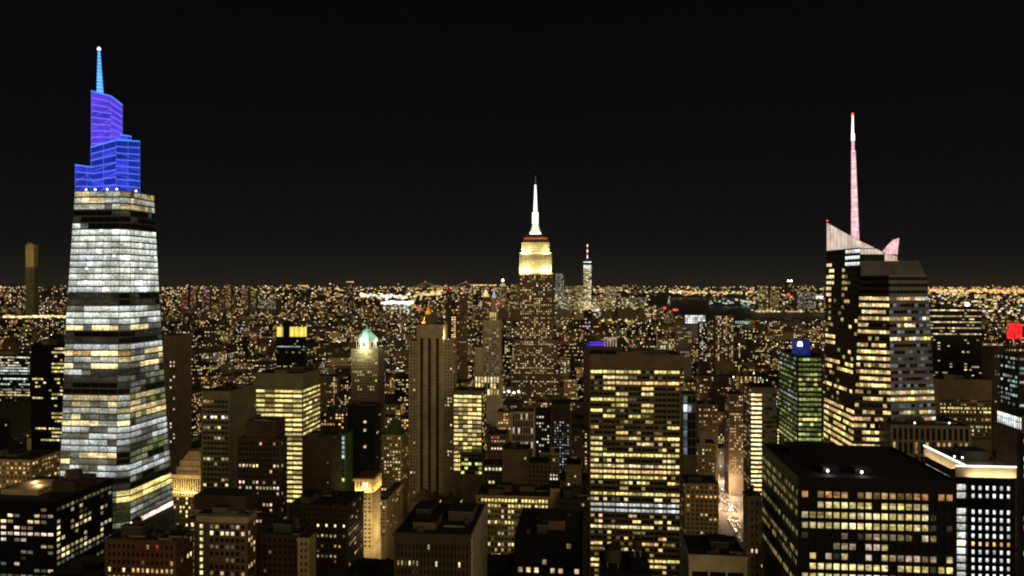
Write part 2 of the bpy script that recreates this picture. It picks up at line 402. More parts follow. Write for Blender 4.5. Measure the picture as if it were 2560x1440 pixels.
# ================================================================== THE BUILDINGS (nearest and tallest first)
# ---- tall blue-crowned glass skyscraper, far left
def build_blue_crown():
    b = Bld('glass_skyscraper', 'tallest glass skyscraper at left, white lit floors under stepped blue glowing crown and spire', 'skyscraper', 150, 545, short='the blue-crowned skyscraper')
    zb, zt = b.z(1330), b.z(478)
    def lerp(pts, y):
        for (y0, x0), (y1, x1) in zip(pts, pts[1:]):
            if y <= y1: return x0 + (x1 - x0) * (y - y0) / (y1 - y0)
        return pts[-1][1]
    EL = [(440, 190), (480, 187), (800, 165), (1180, 150), (1500, 138)]
    EC = [(440, 300), (480, 300), (800, 296), (1180, 290), (1500, 286)]
    ED = [(440, 326), (480, 327), (800, 326), (1180, 326), (1500, 326)]
    ER = [(440, 382), (480, 385), (750, 399), (1000, 413), (1280, 431), (1500, 445)]
    def sec(z):
        y = YH - (z - H) * F / b.Y0
        uL, uC, uD = b.u(lerp(EL, y)), b.u(lerp(EC, y)), b.u(lerp(ED, y), 5)
        return (uL, 0), (uC, 0), (uD, 5), (uD + 1.5, b.v_of(lerp(ER, y), uD + 1.5))
    bands = [(478, 496, 'mixwarm'), (496, 512, 'mixwhite'), (512, 531, 'mixwarm'), (531, 562, 'dark'), (562, 576, 'edge'), (576, 728, 'pale'), (728, 762, 'mech'), (762, 806, 'pale2'),
             (806, 820, 'amber'), (820, 852, 'mech'), (852, 868, 'grey'), (868, 884, 'amber'), (884, 905, 'mixwarm'), (905, 922, 'amber'), (922, 950, 'dim'), (950, 985, 'mech'),
             (985, 1030, 'mixwarm'), (1030, 1060, 'warm'), (1060, 1110, 'greyrow'), (1110, 1135, 'dim'), (1135, 1165, 'amberhalf'), (1165, 1190, 'greyrow'), (1190, 1222, 'dark'),
             (1222, 1250, 'bright'), (1250, 1300, 'olive'), (1300, 1318, 'footline'), (1318, 1330, 'dark')]
    fh = 4.55; n = int((zt - zb) / fh)
    for j in range(n):
        z0, z1 = zt - (j + 1) * fh, zt - j * fh
        yc = YH - ((z0 + z1) / 2 - H) * F / b.Y0
        kind = next((k for a, c, k in bands if a <= yc < c), 'dark')
        A0, A1 = sec(z0), sec(z1)
        for f, nx in ((0, 6), (1, 1), (2, 7)):
            p, q = A0[f], A0[f + 1]; p1, q1 = A1[f], A1[f + 1]; keys = []
            run = R.random() < .5
            for i in range(nx):
                if i == 0 or R.random() < .32: run = not run; r = R.random()
                k = {'pale': 'e2' if r < .86 else ('c3' if r < .95 else 'c2'), 'pale2': 'e2' if r < .78 else ('c2' if r < .92 else 'i1'), 'edge': ('c3' if i == 0 and f == 0 else 'd'),
                     'dark': 'd' if r < .5 else 'i0', 'mech': 'd' if r < .35 else 'i0', 'amber': ('w3' if run else ('o2' if r < .3 else 'i1')),
                     'mixwarm': ('w2' if r < .3 else 'i2' if r < .8 else 'i1'), 'mixwhite': ('w3' if r < .5 else 'i2'), 'grey': 'c2' if r < .5 else 'i2',
                     'dim': ('i0' if r < .3 else 'i1' if r < .75 else 'c2'), 'warm': ('w3' if run else 'i1' if r < .6 else 'i2'), 'greyrow': ('c2' if run else 'c2' if r < .35 else 'i1'),
                     'amberhalf': ('w3' if run else 'd' if r < .5 else 'i1'), 'bright': ('y3' if run or f > 0 else 'i1'), 'olive': ('i1' if r < .25 else 'g0'), 'footline': 'p4' if f == 2 else 'i1'}[kind]
                if kind == 'edge' and f == 0 and i == 1: k = 'i1'
                if f == 2 and yc > 905 and kind not in ('bright', 'greyrow', 'amber', 'footline') and r > .35: k = R.choice(('g0', 'i1', 'g1', 'i1', 'i2'))
                keys.append(k)
            facade(b.wall, b.panes, (*p, z0), (*q, z0), (*p1, z1), (*q1, z1), nx, 1, .972 if nx > 1 else .93, .76, 'curtain_frame', [keys], .15)
        if j % 2 == 0 and 576 < yc < 728:                     # bright ceiling lamps seen through the glass
            for f in (0, 2):
                (ax, ay), (bx, by) = A0[f], A0[f + 1]
                s_ = R.choice((.35, .62, .9)); mq = MB()
                cxx, cyy = ax + (bx - ax) * s_, ay + (by - ay) * s_
                mq.box(cxx - .7, cxx + .7, cyy - .22, cyy + .4, z1 - 1.3, z1 - .75, 'lamp_white'); mq.build('ceiling_light', b.root)
    A0, A1 = sec(zb), sec(zt); B0 = sec(0)
    for f in range(3): b.wall.quad((*B0[f], 0), (*B0[f + 1], 0), (*A0[f + 1], zb), (*A0[f], zb), 'curtain_frame')
    for S0, S1, z0, z1 in ((B0, A1, 0, zt),):
        bl0, bl1 = (S0[0][0], S0[3][1]), (S1[0][0], S1[3][1])
        b.wall.quad((*S0[3], z0), (*bl0, z0), (*bl1, z1), (*S1[3], z1), 'curtain_frame'); b.wall.quad((*bl0, z0), (*S0[0], z0), (*S1[0], z1), (*bl1, z1), 'curtain_frame')
    rq = MB(); rq.poly([(*p, zt - .3) for p in (A1[0], A1[1], A1[2], A1[3], (A1[0][0], A1[3][1]))], 'roof_grey'); rq.build('roof', b.root)
    for f in range(3): b.quads.append([b.w((*B0[f], 0)), b.w((*B0[f + 1], 0)), b.w((*A1[f + 1], zt)), b.w((*A1[f], zt))])
    for px, vv in ((215, 3), (238, 3), (268, 2.5), (292, 2.5), (340, 14)): b.lamp(b.u(px, vv), vv, zt - .3, .55)
    # crown: three glass tiers lit blue and violet, tops cut at a slant
    def tier(xl, yl, xc, yc, xr, yr, yb, vc, vl, vr, pal, fh_, nx):
        pl, pc, pr = (b.u(xl, vl), vl), (b.u(xc, vc), vc), (b.u(xr, vr), vr)
        zl, zc, zr = b.z(yl, *pl), b.z(yc, *pc), b.z(yr, *pr); z0 = zt - .3 if yb is None else b.z(yb, *pc)
        t = MB(); ps = []
        back = (pl[0] + pr[0] - pc[0], vl + vr - vc)
        for (p, q, za, zb_) in ((pl, pc, zl, zc), (pc, pr, zc, zr)):
            nz = max(2, int((min(za, zb_) - z0) / fh_)); keys = [[R.choice(pal) for _ in range(nx)] for _ in range(nz)]
            facade(t, ps, (*p, z0), (*q, z0), (*p, za), (*q, zb_), nx, nz, .985, .84, 'blue_line' if pal[0] != 'violet' else 'violet_line', keys, .2)
            t.tube((*p, za), (*q, zb_), .32, 'cyan_edge', 6)
        for (p, q, za, zb_) in ((pr, back, zr, zr), (back, pl, zl, zl)): t.quad((*p, z0), (*q, z0), (*q, zb_), (*p, za), 'blue_deep')
        t.quad((*pl, zl - .2), (*pc, zc - .2), (*pr, zr - .2), (*back, zr - .2), 'blue_deep')
        # diagonal braces behind the glass showing as paler lines
        nb = int((zc - z0) / 8.0)
        for k in range(nb):
            za = z0 + k * 8.0
            t.tube((pl[0] - .1, pl[1] - .45, za), (pc[0] - .1, pc[1] - .45, min(za + 5, zc - .4)), .13, 'violet_line', 4)
            t.tube((pc[0] + .1, pc[1] - .45, min(za + 5, zr - .5)), (pr[0] + .3, pr[1] - .4, min(za + 1.0, zr - 1)), .13, 'blue_line', 4)
        o = t.build('crown_tier', b.root)
        for q in ps[:60]:
            c = (q[0] + q[2]) / 2; g = MB(); g.quad(q[0], q[1], q[2], q[3], q[4]); g.build('glass_panel', o, center=tuple(c))
        if len(ps) > 60:
            g = MB()
            for q in ps[60:]: g.quad(q[0], q[1], q[2], q[3], q[4])
            tag(g.build('glass_panel', o), kind='stuff')
    tier(188, 412, 218, 416, 236, 418, None, 9, 11, 16, ['blue_deep', 'blue_mid'], 4.4, 1)
    tier(227, 368, 290, 350, 350, 353, None, 6, 15, 21, ['blue_deep', 'blue_mid', 'blue_deep'], 4.4, 2)
    tier(228, 227, 277, 240, 306, 262, 372, 13, 18, 24, ['violet', 'blue_mid', 'violet'], 4.2, 1)
    tier(300, 337, 318, 339, 328, 341, 356, 17, 19, 25, ['blue_mid', 'blue_deep'], 4.2, 1)
    t = MB(); v = 19.
    ub = b.u(250, v); zs, ze = b.z(236, ub, v), b.z(124, ub, v); ut = b.u(247.5, v)
    ns = 13
    for k in range(ns):
        f0, f1 = k / ns, (k + .86) / ns; f2 = (k + 1) / ns
        r0, r1 = 2.3 * (1 - f0) + .75 * f0, 2.3 * (1 - f1) + .75 * f1
        ua, uc_ = ub + (ut - ub) * f0, ub + (ut - ub) * f1
        for m_, g0, g1, q0, q1 in (('spire_blue', f0, f1, r0, r1), ('spire_cyan', f1, f2, r1 * 1.05, r1 * 1.02)):
            a0, a1 = ub + (ut - ub) * g0, ub + (ut - ub) * g1
            bt = [(a0 + q0 * cos(x), v + q0 * sin(x), zs + (ze - zs) * g0) for x in np.arange(8) * math.pi / 4]
            tp = [(a1 + q1 * cos(x), v + q1 * sin(x), zs + (ze - zs) * g1) for x in np.arange(8) * math.pi / 4]
            t.prism(bt, tp, m_)
    so_ = t.build('spire', b.root)
    t = MB(); t.cyl(ut, v, ze, ze + 1.6, 1.1, .5, 'lamp_cool', 10); t.build('beacon', so_)
    b.foot.append((B0[0][0], B0[3][0], 0, B0[3][1])); b.vis.append((150, 431, 120, 1330))
build_blue_crown()

# ---- floodlit stepped tower with a glowing mast, centre
def build_mast_tower():
    b = Bld('stone_skyscraper', 'tall floodlit stepped stone tower at centre with yellow lit crown and glowing white mast', 'skyscraper', 1298, 1320, short='the floodlit mast tower')
    pt = lambda p, lv=(1, 2, 2, 3): sparse(p, 'wwopw', lv)
    fs = Fc(4.0, 3.72, .5, .5, pt(.38), mt=2, ml=1.5, mr=1.5, depth=.5)
    def lit(nx, nz):
        o = []; rr = R.random
        for j in range(nz):
            band = R.choice((.15, .3, .5, .8, .2)); o.append([pick('wwop', (2, 2, 3)) if rr() < band else ('d' if rr() < .9 else 'w0') for i in range(nx)])
        return o
    fs['pat'] = lit
    b.mass(1298, 1382, 682, L=42, wall='brown_stone', fr=fs, sd=None, vis=930)
    b.mass(1286, 1392, 800 + 50, v=-6, L=60, wall='brown_stone', fr=fs, vis=960)
    b.mass(1276, 1398, 922, v=-12, L=70, wall='brown_stone', fr=fs, vis=1010)
    b.mass(1262, 1406, 968, v=-20, L=80, wall='brown_stone', fr=fs, vis=1010)
    u = lambda px: b.u(px, 2)
    z = lambda py: b.z(py, 0, 2)
    def up(xl, xr, yt, yb, v, L, wall, fr=None): return b.mass(xl, xr, yt, v=v, L=L, wall=wall, z0=b.z(yb, 0, v), fr=fr, vis=yb, roof='roof_grey')
    dk = Fc(3.6, 3.8, .42, .5, lambda nx, nz: [[('d' if R.random() < .93 else 'w3') for i in range(nx)] for j in range(nz)], mt=1, ml=1.2, mr=1.2, depth=.6)
    up(1299, 1378, 631, 683, 1.5, 39, 'white_stone', dk)
    up(1304, 1373, 606, 632, 4, 34, 'white_stone', dk)
    up(1309, 1369, 592, 607, 7, 28, 'brown_stone')
    up(1318, 1358, 585, 593, 10, 22, 'brown_stone')
    # piers that carry the floodlight up the crown
    q = MB()
    for px in (1299.8, 1309, 1319, 1330, 1336, 1341, 1347, 1358, 1368, 1377):
        uu = b.u(px, 1.5); q.box(uu - .8, uu + .8, .6, 1.5, z(682), z(632), 'white_stone')
    q.build('pier', b.root)
    q = MB(); q.box(b.u(1311, 6.5), b.u(1367, 6.5), 6.2, 6.9, z(598), z(594), 'rust_red'); q.build('red_band', b.root)
    q = MB(); v = 21.
    uc = b.u(1338.5, v)
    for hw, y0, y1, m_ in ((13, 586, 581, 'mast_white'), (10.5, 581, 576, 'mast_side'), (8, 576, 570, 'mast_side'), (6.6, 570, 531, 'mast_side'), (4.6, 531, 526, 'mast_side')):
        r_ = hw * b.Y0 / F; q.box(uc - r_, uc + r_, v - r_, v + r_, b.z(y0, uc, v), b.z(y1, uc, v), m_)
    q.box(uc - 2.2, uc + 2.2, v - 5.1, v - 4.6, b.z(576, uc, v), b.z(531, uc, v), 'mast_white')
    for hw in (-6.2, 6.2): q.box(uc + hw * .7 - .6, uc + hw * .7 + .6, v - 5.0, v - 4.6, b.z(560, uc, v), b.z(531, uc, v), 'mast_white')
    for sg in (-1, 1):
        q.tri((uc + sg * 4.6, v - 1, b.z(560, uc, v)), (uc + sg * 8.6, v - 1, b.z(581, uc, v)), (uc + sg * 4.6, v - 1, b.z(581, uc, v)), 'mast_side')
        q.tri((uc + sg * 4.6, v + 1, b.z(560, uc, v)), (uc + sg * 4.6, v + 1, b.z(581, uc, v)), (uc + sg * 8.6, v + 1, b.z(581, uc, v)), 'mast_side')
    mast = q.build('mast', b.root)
    q = MB(); ys = [526, 517, 516, 508, 507, 496, 495, 484, 483, 472, 471, 462, 440]
    for k in range(len(ys) - 1):
        f = (526 - ys[k]) / 86.; r_ = 3.1 * (1 - f) ** 1.0 + .35
        on = (ys[k] - ys[k + 1]) > 3
        q.cyl(uc, v, b.z(ys[k], uc, v), b.z(ys[k + 1], uc, v), r_ * (1 if on else .7), r_ * (.85 if on else .7), 'mast_needle' if on and ys[k] > 463 else 'steel', 8)
    q.build('antenna', mast)
    b.lamp(b.u(1316, 10), 8.5, z(606) - 1, 1.2, 'lamp_warm'); b.lamp(b.u(1362, 10), 8.5, z(606) - 1, 1.2, 'lamp_warm')
    for px, py in ((1272, 982), (1285, 985), (1297, 982)): b.lamp(b.u(px, -20), -20.6, b.z(py, 0, -20), 1.6, 'lamp_white', 'floodlight')
    def flood(px0, px1, py, v, e, col=(1, .84, .36), h=3.):
        a = bpy.data.lights.new('floodlight', 'AREA'); a.shape = 'RECTANGLE'; a.size = (px1 - px0) * b.Y0 / F; a.size_y = h; a.energy = e; a.color = col
        o = bpy.data.objects.new('floodlight', a); o.location = ((b.u(px0, v) + b.u(px1, v)) / 2, v, b.z(py, 0, v)); o.rotation_euler = (radians(180 - 22), 0, 0); o.parent = b.root
        sc.collection.objects.link(o)
    flood(1299, 1325, 684, -6, 17000); flood(1353, 1379, 684, -6, 17000); flood(1325, 1353, 684, -6, 3500)
    flood(1304, 1322, 634, -1.5, 9000); flood(1356, 1373, 634, -1.5, 9000); flood(1322, 1356, 634, -1.5, 1800)
build_mast_tower()

# ---- faceted glass tower with a rose spire, right
def build_spire_tower():
    b = Bld('glass_skyscraper', 'faceted dark glass tower at right with slanted crown screens and rose lit lattice spire', 'skyscraper', 2130, 520, short='the rose-spired tower')
    zt = b.z(688); zb = b.z(1140)
    sk = lambda top: 0
    def pnt(px, v, z_): return (b.u(px, v), v, z_)
    fh = 4.45
    nrow = int((zt - zb) / fh)
    def keysf(nx, side):
        o = []
        for j in range(nrow):
            yc = YH - ((zb + (j + .5) * fh) - H) * F / b.Y0
            if yc < 742: o.append(['d'] * nx); continue
            row = []; on = R.random() < .5; r0 = R.random()
            for i in range(nx):
                if R.random() < (.5 if not on else .12): on = not on
                if side == 'A': k = pick('oyw', (2, 3, 3)) if on else ('d' if R.random() < .7 else pick('oy', (0, 1)))
                elif side == 'B': k = pick('oyi', (2, 3)) if on and r0 < .45 else ('d' if R.random() < .5 else pick('ib', (0, 1, 1)))
                else: k = pick('oy', (2, 3, 3)) if on and (r0 < .4 or yc > 1010) else ('d' if R.random() < .85 else pick('ya', (0, 1)))
                if side == 'A' and (850 < yc < 872 or 1000 < yc < 1030) and R.random() < .5: k = 'd'
                row.append(k)
            o.append(row)
        return o
    T = [(2150, 16), (2222, 0), (2318, 9)]; Bm = [(2132, 0), (2230, 0), (2345, 9)]
    for i, (nx, sd, wl) in enumerate(((9, 'A', 'brown_glass'), (11, 'B', 'bluegrey_glass'))):
        facade(b.wall, b.panes, pnt(*Bm[i], zb), pnt(*Bm[i + 1], zb), pnt(*T[i], zt), pnt(*T[i + 1], zt), nx, nrow, .93, .5 if sd == 'A' else .48, wl, keysf(nx, sd), .2)
        b.quads.append([b.w(pnt(*Bm[i], 0)), b.w(pnt(*Bm[i + 1], 0)), b.w(pnt(*T[i + 1], zt)), b.w(pnt(*T[i], zt))])
        b.wall.quad(pnt(*Bm[i], 0), pnt(*Bm[i + 1], 0), pnt(*Bm[i + 1], zb), pnt(*Bm[i], zb), wl)
    # left flank, full height, running back to the far left edge
    u0 = b.u(2132); vL = b.v_of(2059, u0); uF = b.u(2067, vL); uN, vN = b.u(2150, 16), 16.
    zt2 = b.z(619, uN, vN); nf = int((zt2 - zb) / fh); u0t = uN
    def keysC(nx):
        o = []
        for j in range(nf):
            yc = YH - ((zb + (j + .5) * fh) - H) * F / (b.Y0 + 50); row = []; on = R.random() < .5
            for i in range(nx):
                if R.random() < .25: on = not on
                if yc < 745: k = 'w3' if i < 3 and 650 < yc and R.random() < .85 else ('c3' if i > 6 and 630 < yc < 665 else pick('oy', (1, 2)) if 660 < yc and 5 < i < 9 and R.random() < .5 else 'd')
                elif 840 < yc < 872: k = pick('oy', (3,)) if i < 4 else 'd'
                elif 900 < yc < 925 or 955 < yc < 972: k = pick('oy', (3, 3, 2)) if R.random() < .85 else 'd'
                elif 1005 < yc: k = pick('oy', (2, 3, 3)) if R.random() < .85 else 'd'
                else: k = pick('oy', (1, 2, 3)) if on and R.random() < .45 else 'd'
                row.append(k)
            o.append(row)
        return o
    facade(b.wall, b.panes, (u0, vL, zb), (u0, 0, zb), (uF, vL, zt2), (uN, vN, zt2), 12, nf, .93, .52, 'brown_glass', keysC(12), .08)
    b.wall.quad((u0, vL, 0), (u0, 0, 0), (u0, 0, zb), (u0, vL, zb), 'dark_glass')
    b.quads.append([b.w((u0, vL, 0)), b.w((u0, 0, 0)), b.w((uN, vN, zt2)), b.w((uF, vL, zt2))])
    b.wall.quad((uF, vL, zt2 - .4), (uN, vN, zt2 - .4), (uN + 20, vN, zt2 - .4), (uF + 20, vL, zt2 - .4), 'roof_tar')
    q = MB(); zp, zn = b.z(557, uF, vL), b.z(603, uN, vN)
    q.quad((uF, vL, zt2), (uN, vN, zt2), (uN, vN, zn), (uF, vL, zp), 'crown_glass'); q.quad((uN + .7, vN, zt2), (uF + .7, vL, zt2), (uF + .7, vL, zp), (uN + .7, vN, zn), 'crown_glass')
    q.quad((uF, vL, zp), (uN, vN, zn), (uN + .7, vN, zn), (uF + .7, vL, zp), 'steel'); q.quad((uF + .7, vL, zt2), (uF, vL, zt2), (uF, vL, zp), (uF + .7, vL, zp), 'steel')
    for k in range(1, 9):
        f_ = k / 9; x_, y_ = uF + (uN - uF) * f_, vL + (vN - vL) * f_; q.box(x_ - .12, x_ - .02, y_ - .12, y_ + .12, zt2, zp + (zn - zp) * f_, 'steel')
    q.build('crown_screen', b.root)
    u1, u1t = b.u(2345, 9), b.u(2318, 9)
    b.wall.quad((u1, 9, 0), (u1, vL, 0), (u1t, vL, zt), (u1t, 9, zt), 'bluegrey_glass'); b.wall.quad((u1, vL, 0), (u0, vL, 0), (uF, vL, zt2), (u1t, vL, zt), 'dark_glass')
    rq = MB(); rq.poly([pnt(*T[0], zt - .3), pnt(*T[1], zt - .3), pnt(*T[2], zt - .3), (u1t, vL, zt - .3), (uF, vL, zt - .3)], 'roof_tar'); rq.build('roof', b.root)
    # front crown: dark louvred screen
    q = MB(); n = 8
    for k in range(n):
        za, zb_ = zt + 1.3 * k, zt + 1.3 * k + .8
        q.box(b.u(2152, 10), b.u(2312 - 2 * k, 10), 10, 11, za, zb_, 'bluegrey_glass')
    q.box(b.u(2156, 11), b.u(2300, 11), 11.2, 22, zt - .3, zt + 10, 'dark_glass', 'roof_tar'); q.build('louvre_screen', b.root)
    # rear mass with its slanted glass crown
    v = 30.
    uA, uB = b.u(2068, v), b.u(2243, v)
    zr = b.z(620, uA, v)
    fr = Fc(4., 4.45, .93, .55, None, mt=.6, ml=.4, mr=.4, depth=.2)
    def kr(nx, nz): return [[('c2' if (nz - 1 - j) == 1 else 'c3' if (nz - 1 - j) == 3 else 'w2') if R.random() < .6 and (nz - 1 - j) in (1, 3, 4) and i < nx * .6 else 'd' for i in range(nx)] for j in range(nz)]
    fr['pat'] = kr
    mrear = b.mass(2158, 2243, 636, v=v, L=22, wall='dark_glass', fr=fr, vis=930)
    def scr(pts, v, mat='crown_glass', th=.9):
        q = MB(); f = [(b.u(px, v), v, b.z(py, b.u(px, v), v)) for px, py in pts]; bk = [(p[0], p[1] + th, p[2]) for p in f]
        q.poly(f, mat); q.poly(bk[::-1], mat)
        for i in range(len(f)): q.quad(f[i], bk[i], bk[(i + 1) % len(f)], f[(i + 1) % len(f)], 'steel')
        xs_ = [p[0] for p in f]; x = min(xs_) + 2.4
        g = q
        def yline(x, top):
            best = []
            for i in range(len(f)):
                p, r_ = f[i], f[(i + 1) % len(f)]
                if (p[0] - x) * (r_[0] - x) <= 0 and abs(p[0] - r_[0]) > 1e-6: best.append(p[2] + (r_[2] - p[2]) * (x - p[0]) / (r_[0] - p[0]))
            return best
        while x < max(xs_) - .5:
            h_ = yline(x, 0)
            if len(h_) >= 2: g.box(x - .07, x + .07, v - .16, v - .02, min(h_), max(h_), 'steel')
            x += 2.4
        return q.build('crown_screen', b.root)
    scr([(2151, 635.5), (2211, 635.5), (2204, 629), (2165, 609), (2151, 604)], v - .45)
    scr([(2212, 664), (2243, 664), (2243, 641), (2212, 632)], v - 1.2)
    scr([(2205, 629), (2243, 641), (2248, 595), (2232, 600), (2222, 610)], v + 14, 'rose_lit')
    q = MB(); q.box(b.u(2234, v - 1.3), b.u(2243, v - 1.3), v - 1.9, v - 1.3, b.z(688, 0, v), b.z(664.3, 0, v), 'crown_glass'); q.build('crown_screen', b.root)
    b.lamp(b.u(2240, v), v - 3, b.z(660, 0, v), .6, 'lamp_red'); b.lamp(uF + .3, vL - .3, zp, .6, 'lamp_red')
    # lattice spire
    q = MB(); vs = v + 12; y0, y1 = 600, 286
    def leg(py): f = (y0 - py) / (y0 - y1); return 6.6 * (1 - f) + 1.5 * f, 2138 - 6.5 * f
    S = [600, 574, 548, 524, 500, 476, 452, 428, 404, 378]
    sg = ((-1, -1), (1, -1), (1, 1), (-1, 1))
    def corner(py, k):
        hw, cx_ = leg(py); uu = b.u(cx_, vs); r_ = hw * b.Y0 / F; return (uu + sg[k][0] * r_, vs + sg[k][1] * r_, b.z(py, uu, vs))
    for i in range(len(S) - 1):
        for k in range(4):
            q.tube(corner(S[i], k), corner(S[i + 1], k), .42, 'rose_lit', 5); q.tube(corner(S[i], k), corner(S[i + 1], (k + 1) % 4), .25, 'rose_lit', 4)
            q.tube(corner(S[i + 1], k), corner(S[i + 1], (k + 1) % 4), .3, 'rose_bright', 4)
    hw, cx_ = leg(600); uu = b.u(2137, vs)
    q.cyl(b.u(2137, vs), vs, b.z(602, 0, vs), b.z(500, 0, vs), 1.0, .8, 'rose_lit', 8)
    q.cyl(b.u(2135, vs), vs, b.z(500, 0, vs), b.z(378, 0, vs), 1.0, .8, 'rose_lit', 8)
    q.cyl(b.u(2132.6, vs), vs, b.z(378, 0, vs), b.z(352, 0, vs), 1.15, 1.0, 'rose_lit', 8)
    q.cyl(b.u(2132.4, vs), vs, b.z(352, 0, vs), b.z(336, 0, vs), 1.15, 1.1, 'mast_white', 8)
    q.cyl(b.u(2131.8, vs), vs, b.z(336, 0, vs), b.z(290, 0, vs), 1.0, .55, 'rose_bright', 8)
    s_ = q.build('spire', b.root)
    t = MB(); t.cyl(b.u(2131.5, vs), vs, b.z(290, 0, vs), b.z(284, 0, vs), .9, .6, 'lamp_red', 8); t.build('beacon', s_)
    b.foot.append((b.u(2132), u1, 0, vL)); b.vis.append((2056, 2345, 285, 1100))
build_spire_tower()

def simple(name, label, cat, xl, xr, yt, D, short=None, bulk=0, tank=None, group=None, **kw):
    b = Bld(name, label, cat, xl, D, group, short); m = b.mass(xl, xr, yt, **kw)
    if bulk: b.bulk(m, bulk)
    if tank: b.tank(m[0] + (m[1] - m[0]) * tank, m[2] + (m[3] - m[2]) * .55, m[4] - 1)
    b.m = m
    return b
OT, ST = 'office_tower', 'stone_tower'
def stair_col(base):
    def g(nx, nz):
        o = base(nx, nz)
        for row in o: row[0] = 'w3'; row[1] = 'x'
        return o
    return g
# ---- nearest row
b = simple('office_block', 'black office block at bottom left corner with slanting rows of white windows', 'office building', -70, 138, 1253, 480, short='the bottom left black block',
           xs=282, wall='black_metal', fr=Fc(4.7, 3.8, .78, .5, office(.3, .4, 'wpwi', (1, 2, 3, 3), .1), mt=4, depth=.3), sd=Fc(4.4, 3.8, .66, .55, office(.3, .4, 'wwi', (1, 2, 3), .12), mt=4, depth=.3))
u0, u1, v0, v1, z1 = b.m
for fx, fy in ((.46, .45), (.66, .5)): b.lamp(u0 + (u1 - u0) * fx, v0 + (v1 - v0) * fy, z1 - 1, .8, 'lamp_warm')
q = MB(); q.box(u1 - 20, u1 - 4, v1 - 34, v1 - 12, z1 - 1, z1 + 6, 'dark_brown', 'roof_tar'); q.cyl(u1 - 12, v1 - 24, z1 + 6.003, z1 + 11, 6, 5, 'dark_brown', 16); q.build('bulkhead', b.root)
q = MB(); q.box(u0 + 8, u0 + 34, v0 + 14, v0 + 40, z1 - 1, z1 + 2.5, 'tan_stone', 'roof_grey'); q.build('bulkhead', b.root)
for fx, fy, en in ((.46, .45, 7000), (.66, .5, 3000), (.3, .6, 8000)):
    a = bpy.data.lights.new('rooftop_light', 'POINT'); a.energy = en; a.color = (1, .56, .2); a.shadow_soft_size = .6; o = bpy.data.objects.new('rooftop_light', a)
    o.location = (u0 + (u1 - u0) * fx, v0 + (v1 - v0) * fy - 1.6, z1 + 3.4); o.parent = b.root; sc.collection.objects.link(o)
simple('stone_block', 'amber lit tan block with bright top windows behind the bottom left black block', 'building', -90, 78, 1150, 640, xs=152, wall='tan_stone', vis=1260,
       fr=Fc(3.6, 3.8, .5, .5, rows({1: allon('ao', (2, 3))}, sparse(.25, 'aow', (1, 2, 3)))), sd=Fc(3.6, 3.8, .5, .5, sparse(.45, 'aow', (2, 3))), bulk=2)
simple('brick_building', 'dark reddish brick building left of the chamfered brown block, paired yellow windows', 'building', 262, 440, 1352, 330, xs=484, wall='red_brick', bulk=2,
       fr=Fc(2.25, 3.4, .55, .55, rows({3: allon('wo', (2, 3, 3), .3), 4: allon('wa', (1, 2), .3)}, sparse(.05, 'ra', (0, 1, 2)))), sd=Fc(2.6, 3.4, .5, .55, sparse(.12, 'wo', (1, 3))), tank=.3)
b = simple('brown_office_block', 'chamfered brown stone block with pale parapet band and a bright column of stair windows', 'office building', 492, 618, 1287, 400, short='the chamfered brown block', xs=641,
           wall='brown_stone', bulk=1, fr=Fc(2.7, 3.5, .62, .6, stair_col(rows({1: sparse(.3, 'wp', (1, 2)), 2: allon('wp', (3, 3, 4), .15), 4: sparse(.4, 'w', (1,)), 8: sparse(.3, 'w', (1, 2))}, sparse(.05, 'wa', (0, 1))))),
           sd=Fc(2.7, 3.5, .55, .6, sparse(.3, 'wo', (2, 3))))
q = MB(); q.box(b.m[0] - .3, b.m[1] + .3, -.35, -.02, b.m[4] - 4.4, b.m[4] - .5, 'limestone'); q.box(b.m[1] + .02, b.m[1] + .35, 0, b.m[3], b.m[4] - 4.4, b.m[4] - .5, 'limestone'); q.build('parapet_band', b.root)
b.mass(470, 491.6, 1297, v=2.5, L=16, wall='brown_stone', fr=Fc(2.7, 3.5, .55, .55, lambda nx, nz: [['w2' if R.random() < .15 else 'd'] * (nx - 1) + ['w3'] for _ in range(nz)]))
q = MB(); q.box(b.u(482, 8), b.u(612, 8), 9, 24, b.m[4] - 1, b.z(1238, 0, 9), 'dark_brown', 'roof_tar'); q.build('penthouse', b.root)
simple('brown_building', 'low dark brown building at bottom, second right of the chamfered brown block, hardly lit', 'building', 652, 748, 1338, 430, wall='dark_brown', bulk=2, tank=.7, fr=Fc(3, 3.5, .5, .5, sparse(.06, 'wa', (1, 2))), sd=Fc(3, 3.5, .5, .5, sparse(.05)), L=24)
simple('tan_building', 'small tan building at bottom with blank lit side wall and two bright windows', 'building', 744, 774, 1345, 400, xs=790, wall='tan_stone', fr=Fc(2.6, 3.5, .5, .5, sparse(.12, 'wp', (3,))), sd=None)
simple('brown_building', 'wide dark brown building left of the golden tower, row of five bright lamps', 'building', 722, 868, 1266, 540, wall='dark_brown', L=40, bulk=2,
       fr=Fc(3.2, 3.6, .42, .5, rows({3: lambda nx, nz: [['d' if i % 2 else 'w4' for i in range(nx)]], 5: sparse(.4, 'w', (1, 2)), 9: sparse(.3, 'w', (1, 2))}, sparse(.03, 'wa', (1, 2)))), sd=Fc(3.2, 3.6, .4, .5, sparse(.1)))
